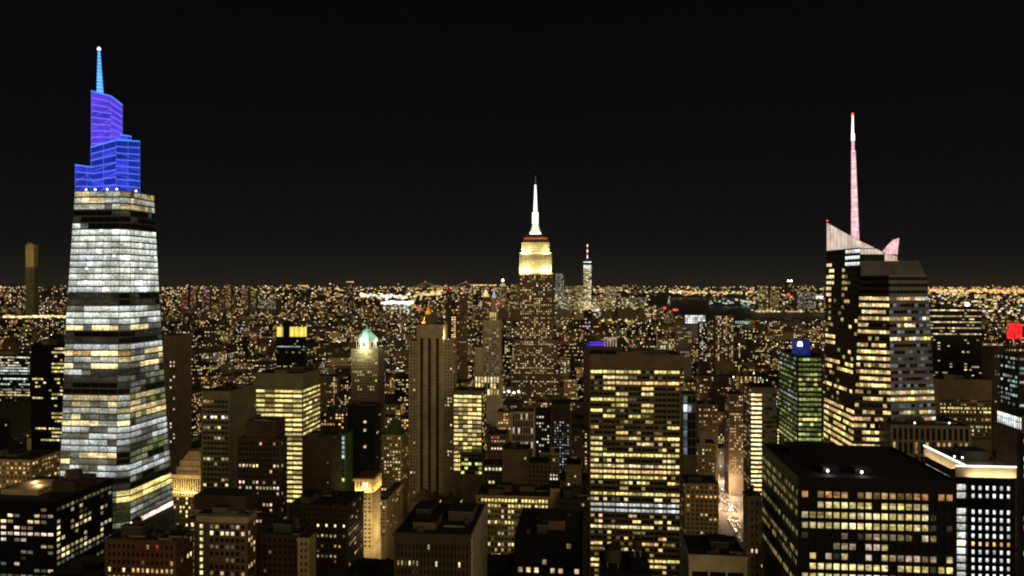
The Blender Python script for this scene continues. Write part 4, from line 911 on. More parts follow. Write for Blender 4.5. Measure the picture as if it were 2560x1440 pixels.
for px in (1222, 1247): b.lamp(b.u(px, 9), 9 if px < 1240 else 3.0, b.z(761, 0, 9), 1.2, 'lamp_red', 'warning_light')
simple('framed_building', 'building behind the blank brown stepped block, pale frame of thin bars', 'building', 1280, 1334, 1030, 790, short='the pale framed building', L=24, wall='white_stone', vis=1140, roof='red_brick', bulk=1,
       fr=Fc(2.7, 7.4, .62, .84, lambda nx, nz: [[('p2' if (nz - 1 - j) in (0, 2, 4) and R.random() < .35 else 'd') for i in range(nx)] for j in range(nz)], mt=1.2, ml=.4, mr=.4, depth=.6))
simple('dotted_tower', 'dark tower with columns of small bluish white lights under a blank brown cap', 'tower', 1378, 1426, 1010, 840, short='the blue-dotted tower', L=28, wall='dark_brown', vis=1205, fr=Fc(2.9, 3.1, .36, .42, lambda nx, nz: [[('b' + R.choice('123') if i % 1 == 0 and R.random() < .62 else 'd') for i in range(nx)] for j in range(nz)], mt=19, ml=3.0, mr=1.2, depth=.2))
simple('dark_building', 'dark block between the pale framed building and the blue-dotted tower', 'building', 1338, 1376, 1028, 870, L=30, wall='dark_brown', vis=1140, fr=Fc(3.2, 3.6, .5, .5, sparse(.12, 'wc', (2, 3))))
b = simple('tan_building', 'tan building with dark green pyramid roof left of the three-striped stone tower', 'building', 950, 1004, 1088, 800, short='the small pyramid-roofed block', L=26, wall='tan_stone', vis=1240, fr=Fc(3, 3.6, .5, .5, sparse(.2, 'wo', (2, 3))), sd=Fc(3, 3.6, .5, .5, sparse(.1)))
u0, u1, v0, v1, z1 = b.m; q = MB(); q.pyr([(u0 + 3, 2, z1 - .9), (u1 - 3, 2, z1 - .9), (u1 - 3, v1 - 2, z1 - .9), (u0 + 3, v1 - 2, z1 - .9)], ((u0 + u1) / 2, v1 / 2, b.z(1042, 0, v1 / 2)), 'green_wall'); q.build('pyramid_roof', b.root)
# classical colonnaded tower
b = Bld('stone_tower', 'tan classical tower with colonnade, right of the blue-crowned skyscraper foot', 'tower', 430, 640, short='the colonnaded tower')
m = b.mass(430, 503, 1188, L=24, wall='tan_stone', vis=1310, fr=Fc(2.6, 3.7, .5, .55, rows({0: sparse(0), 3: sparse(.35, 'w', (3,)), 6: sparse(.4, 'w', (3,))}, lambda nx, nz: [[('w4' if i == nx // 2 else 'd' if R.random() < .9 else 'w3') for i in range(nx)] for _ in range(nz)]), mt=14.5), sd=Fc(3, 3.7, .4, .5, sparse(.1), mt=14.5))
u0, u1, v0, v1, z1 = m
q = MB()
for i in range(13): uu = u0 + .5 + (u1 - u0 - 1) * i / 12; q.cyl(uu, -.8, z1 - 13.8, z1 - 2.6, .52, .45, 'tan_stone', 8)
q.build('column', b.root)
q = MB(); q.box(u0 - .6, u1 + .6, -1.6, -.02, z1 - 2.6, z1 + .3, 'tan_stone'); q.box(u0 - .6, u1 + .6, -1.7, -.02, z1 - 15, z1 - 13.8, 'tan_stone'); q.build('cornice', b.root)
q = MB(); q.box(u0 + .6, u1 - .6, -.05, -.02, z1 - 13.5, z1 - 3, 'd'); q.build('recess_shade', b.root)  # flat dark panel on the wall, painted shade behind the columns
q = MB()
for xa, xb, ya, yb_, v in ((441, 502, 1188, 1166, 3), (450, 501, 1166, 1150, 5)): q.box(b.u(xa, v), b.u(xb, v), v, 22, b.z(ya, 0, v) - .5, b.z(yb_, 0, v), 'tan_stone', 'roof_grey')
for i in range(9): uu = b.u(447, 3) + i * 2.0; q.box(uu, uu + .9, 2.9, 2.98, b.z(1180, 0, 3), b.z(1174, 0, 3), 'd')
v = 7; ua, ub_ = b.u(455, v), b.u(503, v); z_ = b.z(1150, 0, v); zp = b.z(1130, 0, v)
q.prism([(ua, v, z_), (ub_, v, z_), (ub_, 21, z_), (ua, 21, z_)], [(ua + 4, v + 4, zp), (ub_ - 3, v + 4, zp), (ub_ - 3, 17, zp), (ua + 4, 17, zp)], 'tan_stone'); q.build('stepped_top', b.root)
a = bpy.data.lights.new('floodlight', 'POINT'); a.energy = 4000; a.color = (1, .74, .42); a.shadow_soft_size = 2; o = bpy.data.objects.new('floodlight', a); o.location = ((u0 + u1) / 2, -16, z1 + 10); o.parent = b.root; sc.collection.objects.link(o)
a = bpy.data.lights.new('floodlight', 'AREA'); a.shape = 'RECTANGLE'; a.size = 22; a.size_y = 1; a.energy = 6500; a.color = (1, .74, .34); o = bpy.data.objects.new('floodlight', a); o.location = ((u0 + u1) / 2, -7, z1 - 16); o.rotation_euler = (radians(155), 0, 0); o.parent = b.root; sc.collection.objects.link(o)
simple('brown_building', 'brown block behind the green-walled block with a row of four red-framed windows', 'building', 1217, 1266, 1086, 760, L=26, wall='brown_stone', vis=1160, bulk=2, fr=Fc(3.2, 3.7, .5, .5, rows({0: sparse(.3, 'rp', (2, 3)), 3: lambda nx, nz: [['d'] + ['p3'] * 4 + ['d'] * (nx - 5)]}, sparse(.03))))
simple('green_walled_block', 'green-walled block with one white window row, above the tan lit office block', 'building', 1208, 1276, 1164, 660, short='the green-walled block', L=22, wall='green_wall', vis=1245, bulk=1, fr=Fc(2.9, 3.8, .62, .62, rows({0: allon('w', (3,), .15), 3: sparse(.15, 'w', (3,))}, sparse(.06, 'wa', (1, 2)))))
b = simple('blank_stepped_block', 'blank brown stepped block rising above the tan lit office block', 'building', 1256, 1322, 1124, 620, short='the blank brown stepped block', L=22, wall='brown_stone', vis=1245, bulk=1, fr=Fc(4, 3.8, .35, .5, lambda nx, nz: [['x' if R.random() < .95 else 'w2' for _ in range(nx)] for j in range(nz)]))
b.mass(1296, 1372, 1158, v=3, L=22, wall='brown_stone', vis=1245, fr=Fc(3.4, 3.8, .4, .5, rows({1: sparse(.15, 'w', (3,))}, sparse(.02))))
b = simple('ornate_building', 'tan ornate building with a small lantern on top and a cluster of white windows', 'building', 1350, 1398, 1132, 720, L=22, wall='tan_stone', vis=1245, fr=Fc(2.6, 3.6, .5, .5, rows({5: allon('cp', (2, 3)), 6: allon('cp', (3,))}, sparse(.05, 'w', (1, 2)))))
u0, u1, v0, v1, z1 = b.m; q = MB(); q.cyl((u0 + u1) / 2 + 2, 6, z1 - 1, z1 + 5, 2.4, 2.2, 'tan_stone', 8); q.cyl((u0 + u1) / 2 + 2, 6, z1 + 5, z1 + 7.5, 2.3, 0, 'roof_grey', 8); q.build('lantern', b.root)
b = simple('corniced_building', 'narrow tan building with heavy cornice, left of the gridded slab tower', 'building', 1415, 1453, 1162, 700, L=26, wall='tan_stone', vis=1250, fr=Fc(3.2, 3.7, .4, .45, sparse(.08, 'w', (2, 3)), mt=9))
u0, u1, v0, v1, z1 = b.m; q = MB(); q.box(u0 - .8, u1 + .8, -.9, -.02, z1 - 2.2, z1 - .2, 'tan_stone'); q.box(u0 - .6, u1 + .6, -.7, -.02, z1 - 7.5, z1 - 6.3, 'tan_stone'); q.build('cornice', b.root)
q = MB(); q.box(u0, u0 + .7, -.4, -.02, 20, z1 - 7.5, 'white_stone'); q.box(u1 - .7, u1, -.4, -.02, 20, z1 - 7.5, 'white_stone'); q.build('edge_pier', b.root)
simple('dark_building', 'dark building left of the gridded slab tower, bright dots along its edge', 'building', 1408, 1470, 1072, 930, L=30, wall='dark_brown', vis=1165, fr=Fc(3.2, 3.6, .5, .5, lambda nx, nz: [[('w3' if i == nx - 1 and R.random() < .5 else 'w1' if R.random() < .06 else 'd') for i in range(nx)] for j in range(nz)]))
# ---- farther landmarks
b = simple('dotted_tower', 'very slim tower of orange and white dots behind the three-striped stone tower', 'tower', 1127, 1141, 786, 1550, L=14, wall='dark_brown', vis=965, fr=Fc(4.4, 4.4, .7, .55, lambda nx, nz: [[('o3' if (nz - 1 - j) < 10 else 'c3' if (nz - 1 - j) < 26 else 'p2') if R.random() < .9 else 'd' for i in range(nx)] for j in range(nz)], mt=4), short='the slim dotted tower')
simple('brown_tower', 'slim unlit brown tower beside the slim dotted tower, rising to the horizon', 'tower', 1147, 1166, 735, 1700, L=16, wall='brown_stone', vis=960, fr=Fc(4, 4, .5, .5, sparse(.05, 'wa', (2,))))
simple('brown_tower', 'dark distant tower with two red roof lamps left of the floodlit mast tower', 'tower', 1114, 1128, 722, 2600, L=16, wall='dark_brown', vis=780, fr=Fc(5, 5, .5, .5, sparse(.1, 'wa', (2,))))
b = BLDS[-1]; b.lamp(b.m[0] + 4, 4, b.m[4], 2, 'lamp_red', 'warning_light'); b.lamp(b.m[1] - 4, 4, b.m[4], 2, 'lamp_red', 'warning_light')
b = simple('gold_roof_tower', 'tower with a slim gilded pyramid roof peeping out behind the three-striped stone tower', 'tower', 1050, 1086, 812, 1900, L=30, wall='brown_stone', vis=830)
u0, u1, v0, v1, z1 = b.m; q = MB(); q.pyr([(u0 + 3, 3, z1), (u1 - 3, 3, z1), (u1 - 3, v1 - 3, z1), (u0 + 3, v1 - 3, z1)], ((u0 + u1) / 2, v1 / 2, b.z(764, 0, 15)), 'gold_leaf'); q.build('gilded_roof', b.root)
for dx in (-30, 0):
    a = bpy.data.lights.new('floodlight', 'POINT'); a.energy = 45000; a.color = (1, .6, .15); a.shadow_soft_size = 2; o = bpy.data.objects.new('floodlight', a); o.location = (u0 + dx, -16, z1 + 16); o.parent = b.root; sc.collection.objects.link(o)
b = simple('gold_roof_tower', 'small distant tower with amber lit pyramid top, left of the floodlit mast tower', 'tower', 1206, 1222, 742, 2600, L=20, wall='brown_stone', vis=800, fr=Fc(5, 5, .5, .5, sparse(.2, 'ow')))
u0, u1, v0, v1, z1 = b.m; q = MB(); q.pyr([(u0, 0, z1), (u1, 0, z1), (u1, v1, z1), (u0, v1, z1)], ((u0 + u1) / 2, v1 / 2, b.z(724, 0, 10)), 'o3'); q.build('lit_roof', b.root)
b = simple('white_spire_tower', 'small distant tower with a pale lilac lit spire beside the amber lit pyramid', 'tower', 1229, 1239, 745, 2500, L=12, wall='limestone', vis=800)
u0, u1, v0, v1, z1 = b.m; q = MB(); q.pyr([(u0, 0, z1), (u1, 0, z1), (u1, v1, z1), (u0, v1, z1)], ((u0 + u1) / 2, v1 / 2, b.z(726, 0, 6)), 'b2'); q.build('lit_roof', b.root)
far = lambda lab, xl, xr, yt, D, p, cols, wall='brown_stone', vis=770, bay=6, name='distant_tower', **k: simple(name, lab, 'tower', xl, xr, yt, D, L=max(20, (xr - xl) * D / F * .8), wall=wall, vis=vis, fr=Fc(bay * D / 4500, bay * D / 4500, .62, .55, sparse(p, cols, (1, 2, 2, 3)), mt=3, ml=1, mr=1), **k)
b = far('amber speckled distant tower with white lamp point, left of the floodlit mast tower', 1246, 1266, 716, 4600, .4, 'oaw'); q = MB()
u0, u1, v0, v1, z1 = b.m; q.pyr([(u0 + 4, 4, z1), (u1 - 4, 4, z1), (u1 - 4, v1 - 4, z1), (u0 + 4, v1 - 4, z1)], ((u0 + u1) / 2, v1 / 2, b.z(703, 0, 20)), 'w2'); rf = q.build('spire', b.root); b.lamp((u0 + u1) / 2, v1 / 2, b.z(703, 0, 20), 7, 'lamp_white')
far('amber and white dotted distant block touching the left side of the floodlit mast tower', 1276, 1298, 710, 4800, .35, 'wo')
far('pale grey distant tower standing against the right side of the floodlit mast tower', 1388, 1410, 683, 5200, .6, 'cwi', 'grey_stone')
far('shorter pale distant tower between the floodlit mast tower and the far antenna tower', 1410, 1432, 714, 5300, .5, 'wyi', 'grey_stone')
far('pale green-yellow lit distant block at the foot of the far antenna tower', 1436, 1459, 714, 5300, .75, 'ygy', 'limestone')
b = Bld('antenna_tower', 'far downtown tower with white lit top and red lit antenna', 'skyscraper', 1457, 5900, short='the far antenna tower')
m = b.mass(1458, 1479, 652, L=60, wall='dark_glass', vis=770, fr=Fc(11, 9, .8, .6, lambda nx, nz: [[('c4' if (nz - 1 - j) in (0, 3, 4, 5) else 'd' if (nz - 1 - j) in (1, 2) else R.choice(('c3', 'd', 'w3', 'y3', 'i2', 'w4'))) for i in range(nx)] for j in range(nz)], mt=6, ml=2, mr=2))
q = MB(); uc = (m[0] + m[1]) / 2; q.cyl(uc, 30, m[4] - 1, b.z(645), 18, 16, 'steel', 12)
ys = [645, 638, 637, 631, 630, 624, 623, 617, 616, 611]
for i in range(len(ys) - 1): q.cyl(uc, 30, b.z(ys[i]), b.z(ys[i + 1]), 4.2, 3.8, ('rust_red' if i % 4 else 'rose_bright') if i % 2 == 0 else 'steel', 8)
q.build('antenna', b.root)
far('pale boxy distant block with flat roof, second right of the far antenna tower', 1513, 1541, 716, 5400, .7, 'wyi', 'limestone')
far('low speckled distant block immediately right of the far antenna tower', 1481, 1512, 738, 5300, .35, 'wo')
far('slim distant tower of white dots standing alone before the dark water', 1596, 1612, 742, 4700, .5, 'wpc')
far('low distant block with cool window lights left of the lone dotted riverside tower', 1545, 1592, 742, 5200, .35, 'wcy')
b = simple('riverside_tower', 'amber speckled riverside apartment tower right of the gridded slab tower top', 'tower', 1788, 1834, 788, 1550, L=30, wall='brown_stone', vis=900, short='the amber riverside tower', fr=Fc(4, 4, .55, .55, lambda nx, nz: [[pick('owp', (2, 3)) if R.random() < (.75 if i in (1, 5, 8) else .3) else 'd' for i in range(nx)] for j in range(nz)]))
simple('riverside_tower', 'white-lit slim tower left of the amber riverside tower', 'tower', 1748, 1768, 806, 1600, L=22, wall='dark_brown', vis=900, fr=Fc(4, 4, .6, .55, sparse(.55, 'wcp', (2, 3))))
simple('grey_slab', 'plain grey slab above the right end of the gridded slab tower', 'building', 1690, 1730, 812, 1700, L=24, wall='grey_stone', vis=890, fr=Fc(4.4, 4.4, .5, .5, sparse(.12, 'wp', (2,))))
simple('glass_hall', 'long low building glowing cool white near the dark water', 'building', 1712, 1764, 787, 2900, L=60, wall='grey_stone', vis=805, fr=Fc(9, 8, .85, .75, lambda nx, nz: [['c3' if R.random() < .7 else 'c2' for _ in range(nx)] for _ in range(nz)]))
simple('pier_building', 'low pier shed with a teal lit roof edge on the dark river', 'building', 1837, 1877, 802, 4300, L=80, wall='grey_stone', vis=815, fr=Fc(12, 6, .6, .6, allon('t', (3,), .1)))
b = simple('purple_lit_building', 'block with purple lit roof terrace, above the gridded slab tower roof', 'building', 1458, 1556, 866, 950, L=30, wall='dark_brown', vis=890, short='the purple lit terrace')
u0, u1, v0, v1, z1 = b.m; q = MB()
for py in (857, 863): q.box(b.u(1474, 3), b.u(1513, 3), 3, 3.6, b.z(py, 0, 3), b.z(py, 0, 3) + 1.0, 'purple_lit')
q.box(b.u(1466, 6), b.u(1516, 6), 6, 16, z1 - 1, b.z(856, 0, 6), 'blue_box', 'roof_tar'); q.build('lit_terrace', b.root)
q = MB()
for px in (1512, 1519, 1526, 1533, 1540): uu = b.u(px, 4); q.box(uu - .6, uu + .6, 4, 5, z1 - 1, b.z(846, 0, 4), 'p2')
q.box(b.u(1510, 4), b.u(1542, 4), 4, 5, b.z(846, 0, 4) + .01, b.z(843, 0, 4), 'p2'); q.build('lit_pier', b.root)
b = Bld('reflection_tower', 'likely window reflection, built as slender khaki tower above the horizon at far left', 'tower', 64, 5200, short='the khaki reflection tower')  # added tower, stands in for a likely reflection in the viewing glass
m = b.mass(64, 85, 668, L=45, wall='olive_wall', vis=735); b.mass(64, 84.5, 611, v=1, L=42, z0=m[4] - 1, wall='tan_stone', vis=668); b.mass(68, 80, 606, v=4, L=12, z0=b.z(612), wall='grey_stone', vis=611)  # paler upper wall: the floodlit look is put into the wall colour
a = bpy.data.lights.new('floodlight', 'POINT'); a.energy = 90000; a.color = (1, .78, .3); a.shadow_soft_size = 3; o = bpy.data.objects.new('floodlight', a); o.location = (28, -120, b.z(640)); o.parent = b.root; sc.collection.objects.link(o)  # point light added only to brighten the upper shaft
b = far('tall thin dark tower with a bright lit cap, on the left horizon', 866, 880, 706, 7200, .08, 'wo', 'dark_brown', vis=800, short='the bright-capped thin tower'); q = MB(); q.box(b.m[0] - 2, b.m[1] + 2, -2, b.m[3] + 2, b.m[4] + .1, b.m[4] + 10, 'w3', 'roof_tar'); q.build('lit_cap', b.root)
b = far('dark high-rise with a pair of white top lights on the right horizon', 1967, 1983, 704, 7600, .12, 'wr', 'dark_brown', short='the twin-lamped high-rise'); b.lamp(b.m[0] + 16, 10, b.m[4], 9); b.lamp(b.m[1] - 16, 10, b.m[4], 9)
far('grey distant block on the far shore, left of the twin-lamped high-rise', 1893, 1918, 714, 7600, .3, 'wy', 'grey_stone')
far('amber lit distant block on the far shore between two darker ones', 1925, 1948, 726, 7400, .45, 'oy'); far('white lit distant block on the far shore left of the rose-spired tower', 1992, 2040, 728, 7400, .5, 'wpc')
# left horizon high-rises
HZ = [(452, 470, 730), (476, 490, 722), (508, 524, 716), (546, 560, 719), (563, 577, 709), (604, 620, 716), (625, 640, 726), (648, 690, 748)]
for i, (xa, xb, yt) in enumerate(HZ):
    far(('reddish', 'amber speckled', 'violet-tinged', 'dim brown', 'tallest amber', 'bright amber', 'pale green', 'broad white-faced')[i] + ' distant high-rise on the left horizon beyond the blue-crowned skyscraper', xa, xb, yt, 6800, (.3, .35, .3, .2, .35, .55, .35, .7)[i], ('pr', 'oa', 'bpr', 'o', 'oa', 'o', 'gy', 'cw')[i])
# ================================================================== GROUND, WATER, HILLS
def struct(q, name): return tag(q.build(name), kind='structure')
q = MB(); q.quad((-21000, -500, 0), (21000, -500, 0), (21000, 24500, 0), (-21000, 24500, 0), 'asphalt'); struct(q, 'ground')
wm = bpy.data.materials.new('river_water'); wm.use_nodes = True; MATS['river_water'] = wm
setp(wm.node_tree.nodes['Principled BSDF'], Base_Color=(.004, .006, .012, 1), Roughness=.35)
nz_ = N(wm.node_tree, 'ShaderNodeTexNoise'); nz_.inputs['Scale'].default_value = .02; bp = N(wm.node_tree, 'ShaderNodeBump'); bp.inputs['Strength'].default_value = .3
gc = N(wm.node_tree, 'ShaderNodeNewGeometry'); wm.node_tree.links.new(gc.outputs['Position'], nz_.inputs['Vector']); wm.node_tree.links.new(nz_.outputs[0], bp.inputs['Height']); wm.node_tree.links.new(bp.outputs[0], wm.node_tree.nodes['Principled BSDF'].inputs['Normal'])
def G(px, py, z=0.): D = (H - z) * F / (py - YH); return ((px - CX) / F * D, D, z)
WATER = [(1600, 768), (1660, 783), (1700, 795), (1760, 806), (1850, 815), (1960, 820), (2100, 824), (2420, 830), (2420, 786), (2060, 784), (1940, 783), (1880, 776), (1905, 764), (1890, 752), (1830, 742), (1700, 740), (1600, 740)]
q = MB(); q.poly([G(x, y, 1.0) for x, y in WATER], 'river_water'); struct(q, 'water')
def in_water(px, py):
    c = False
    for i in range(len(WATER)):
        (x0, y0), (x1, y1) = WATER[i - 1], WATER[i]
        if (y0 > py) != (y1 > py) and px < (x1 - x0) * (py - y0) / (y1 - y0) + x0: c = not c
    return c
def zg(px, D):
    s0 = 14500 if 1560 < px < 2100 else 9000
    t = min(1, max(0, (D - s0) / (23000 - s0))); return 185 * t * (.9 + .1 * sin(px * .013) + .05 * sin(px * .041))
hill = MB(); cols = [(-300 + 40 * i) for i in range(80)]; dl = [9000, 11000, 13000, 14500, 16000, 18000, 20000, 22000, 23500]
hp = [[((px - CX) / F * D, D, zg(px, D) * (1 if D < 23200 else .93) + .8) for px in cols] for D in dl]
for a in range(len(dl) - 1):
    for c_ in range(len(cols) - 1): hill.quad(hp[a][c_], hp[a][c_ + 1], hp[a + 1][c_ + 1], hp[a + 1][c_], 'roof_tar')
struct(hill, 'hills')

# ================================================================== THE CITY BETWEEN: blocks of a street grid
zbuf, ibuf = new_zbuf()
for i, b in enumerate(BLDS):
    for qd in b.quads: raster(zbuf, ibuf, qd, i)
for b in BLDS: b.finish(zbuf)
feet = []
for b in BLDS:
    for (a0, a1, c0, c1) in b.foot:
        ru = b.X0 * CA - b.Y0 * SA; rv = b.X0 * SA + b.Y0 * CA
        feet.append((ru + a0 - 5, ru + a1 + 5, rv + c0 - 5, rv + c1 + 5))
feet = np.array(feet)
hvis = [(xl, xr, vis, b.Y0) for b in BLDS for (xl, xr, yt, vis) in b.vis]
def uv2w(u, v, z): return (u * CA + v * SA, -u * SA + v * CA, z)
WALLS = [('dark brown', 'dark_brown'), ('dark brown', 'dark_brown'), ('brown', 'brown_stone'), ('brown', 'brown_stone'), ('reddish brick', 'red_brick'), ('tan', 'tan_stone'), ('grey', 'grey_stone'), ('black', 'black_metal'), ('dark glass', 'dark_glass')]
LIT = [('few warm', .07, 'wao', 'sparse warm windows'), ('many', .26, 'yoao', 'many amber windows'), ('mix', .16, 'wyo', 'scattered cream windows'), ('cool', .16, 'wcy', 'scattered white windows'), ('rows', .13, 'wy', 'pale yellow window rows'), ('dim', .025, 'w', 'almost unlit')]
def generic(gb, u0, u1, v0, v1, h, wall, lit, rng, D, tiers, extra):
    """one small building: walls, stepped top, roof gear and lit windows, written into mesh gb (grid coordinates)"""
    W, Dp = u1 - u0, v1 - v0; out = []; zt = h; lay = [(u0, u1, v0, v1, 0, h if tiers == 1 else h * .72)]
    if tiers == 2: lay.append((u0 + W * .16, u1 - W * .16, v0 + Dp * .16, v1 - Dp * .16, h * .72, h))
    sc_ = max(1., D / 1500.); bay, fh = 3.4 * sc_, 3.6 * sc_
    for (a, b_, c, d, z0, z1) in lay:
        p = [uv2w(a, c, 0), uv2w(b_, c, 0), uv2w(b_, d, 0), uv2w(a, d, 0)]
        lo = [(x, y, z0) for x, y, _ in p]; hi = [(x, y, z1) for x, y, _ in p]
        gb.prism(lo, hi, wall, 'roof_tar'); out += [[lo[0], lo[1], hi[1], hi[0]], [lo[1], lo[2], hi[2], hi[1]], [lo[0], lo[3], hi[3], hi[0]], hi]
        right = u0 < -.0 + (1469 - 1280) / F * v0 * 0 + v0 * 0
        for fi, (e0, e1, ln) in enumerate(((p[0], p[1], b_ - a), (p[1], p[2], d - c), (p[3], p[0], d - c))):
            nx, nz = int((ln - 1.5) / bay), int((z1 - max(z0, 3) - 2) / fh)
            if nx < 1 or nz < 1: continue
            dx, dy = (e1[0] - e0[0]) / ln, (e1[1] - e0[1]) / ln; nx_, ny_ = dy, -dx; off = .06 * sc_
            m0 = (ln - nx * bay) / 2; stair = rng.randrange(nx) if rng.random() < .12 else -1
            for j in range(nz):
                pj = lit[1] * (1.5 if D > 1100 else 1) * rng.choice((.2, .6, 1, 1.4, 2.4 if lit[0] != 'rows' else 7)); on = False
                for i in range(nx):
                    on = rng.random() < (.42 if on else pj)
                    if i == stair and rng.random() < .8: on = True
                    if not on: continue
                    lv = rng.choice((2, 3, 3, 3)) if sc_ > 1.0 else rng.choice((2, 2, 3, 3))
                    k = rng.choice(lit[2]) + str(lv)
                    t0 = m0 + i * bay + bay * .22; t1 = t0 + bay * .58; zz0 = z1 - 1.5 - (j + 1) * fh + fh * .25; zz1 = zz0 + fh * .56
                    A_ = (e0[0] + dx * t0 + nx_ * off, e0[1] + dy * t0 + ny_ * off); B_ = (e0[0] + dx * t1 + nx_ * off, e0[1] + dy * t1 + ny_ * off)
                    gb.quad((*A_, zz0), (*B_, zz0), (*B_, zz1), (*A_, zz1), k)
    a, b_, c, d, z0, z1 = lay[-1]
    def ubox(x0, x1, y0, y1, za, zb, m):
        p = [uv2w(x0, y0, 0), uv2w(x1, y0, 0), uv2w(x1, y1, 0), uv2w(x0, y1, 0)]; gb.prism([(x, y, za) for x, y, _ in p], [(x, y, zb) for x, y, _ in p], m, 'roof_tar')
    x0 = a + (b_ - a) * rng.uniform(.1, .5); y0 = c + (d - c) * rng.uniform(.2, .5)
    if extra in ('bulkhead', 'tank'): ubox(x0, x0 + (b_ - a) * .3, y0, y0 + (d - c) * .3, z1, z1 + rng.uniform(3, 7), wall)
    if extra == 'tank':
        cx_, cy2, _ = uv2w(a + (b_ - a) * .75, c + (d - c) * .4, 0); gb.cyl(cx_, cy2, z1 + 2, z1 + 6, 2.2, 2.1, 'dark_brown', 8); gb.cyl(cx_, cy2, z1 + 6, z1 + 8, 2.3, 0, 'roof_tar', 8)
        for sx_ in (-1.3, 1.3): gb.box(cx_ + sx_ - .2, cx_ + sx_ + .2, cy2 - .2, cy2 + .2, z1, z1 + 2, 'steel')
    if extra == 'lamp':
        cx_, cy2, _ = uv2w(x0, y0, 0); gb.cyl(cx_, cy2, z1, z1 + 2, .4, .8 * sc_, rng.choice(('lamp_white', 'lamp_warm', 'lamp_white', 'lamp_red')), 6)
    if extra == 'setback pyramid':
        p = [uv2w(a, c, z1), uv2w(b_, c, z1), uv2w(b_, d, z1), uv2w(a, d, z1)]; gb.pyr(p, uv2w((a + b_) / 2, (c + d) / 2, z1 + (b_ - a) * .55), 'dark_brown')
    return out
lots = []
AV0, AVS = 163., 183.
AVES = [163 + 183 * k for k in range(40)] + [-203 - 183 * k for k in range(40)]; AVES.sort()
for nb in range(len(AVES) - 1):
    for ns in range(3, 60):
        bu0, bu1 = AVES[nb] + 13, AVES[nb + 1] - 13; bv0, bv1 = ns * 80 + 9, ns * 80 + 71
        x, y, _ = uv2w((bu0 + bu1) / 2, (bv0 + bv1) / 2, 0)
        if y < 260 or y > 4650: continue
        px, _ = proj(x, y, 0)
        if px < -260 or px > 2820: continue
        u = bu0
        while u < bu1 - 12:
            wd = R.choice((20, 26, 32, 42, 54)) * (1.0 if y < 1700 else 1.35); u2 = min(bu1, u + wd)
            if bu1 - u2 < 12: u2 = bu1
            if R.random() < .45: lots.append((u, u2 - .6, bv0, bv1))
            else: lots += [(u, u2 - .6, bv0, bv0 + 30), (u, u2 - .6, bv0 + 32, bv1)]
            u = u2
cand = []
for (u0, u1, v0, v1) in lots:
    x, y, _ = uv2w((u0 + u1) / 2, v0, 0)
    if (((feet[:, 0] < u1) & (feet[:, 1] > u0) & (feet[:, 2] < v1) & (feet[:, 3] > v0))).any(): continue
    pa, pb = proj(*uv2w(u0, v0, 0))[0], proj(*uv2w(u1, v1, 0))[0]; pa, pb = min(pa, pb) - 2, max(pa, pb) + 2
    if y < 1500: h = R.choice((22, 30, 40, 55, 65, 80, 100, 120)) * R.uniform(.8, 1.15)
    elif y < 3000: h = R.choice((14, 18, 24, 30, 40, 55, 75)) * R.uniform(.8, 1.15)
    else: h = R.choice((12, 15, 18, 22, 30, 45, 60)) * R.uniform(.8, 1.2)
    lim = 1320 if y < 480 else 1230 if y < 650 else 1120 if y < 850 else 1030 if y < 1100 else 940 if y < 1500 else 850 if y < 2200 else 800
    for (xl, xr, vis, Dh) in hvis:
        if Dh > y and xl < pb and xr > pa: lim = max(lim, min(vis, 1440) - 4)
    hm = H - (lim - YH) / F * y
    if y < 900 and 1700 < pb and pa < 1900: continue
    h = min(h, hm)
    if h < 7: continue
    px, py = proj(x, y, 0)
    if in_water(px, py) or in_water(pa, py) or in_water(pb, py): continue
    if y > 2600 and R.random() < .12: continue
    cand.append((u0, u1, v0, v1, h, y))
# which of them show, and how large
for k, (u0, u1, v0, v1, h, y) in enumerate(cand):
    p = [uv2w(u0, v0, 0), uv2w(u1, v0, 0), uv2w(u1, v1, 0), uv2w(u0, v1, 0)]; lo = [(a, b_, 0) for a, b_, _ in p]; hi = [(a, b_, h) for a, b_, _ in p]
    for qd in ([lo[0], lo[1], hi[1], hi[0]], [lo[1], lo[2], hi[2], hi[1]], [lo[0], lo[3], hi[3], hi[0]], hi): raster(zbuf, ibuf, qd, 1000 + k)
cnt = np.bincount(ibuf[ibuf >= 1000] - 1000, minlength=len(cand))
order = sorted(range(len(cand)), key=lambda k: -cnt[k]); NIND = 235
single = set(k for k in order[:NIND] if cnt[k] >= 12)
city = MB(); made = []
SHORT = [(b, b.short, proj(*b.w(((b.foot[0][0] + b.foot[0][1]) / 2, 0, 0)))[0], min(v[2] for v in b.vis), b.vis[0][3]) for b in BLDS if b.short]
def vis_center(k):
    ys_, xs_ = np.nonzero(ibuf == 1000 + k); return xs_.mean() * 4, ys_.mean() * 4
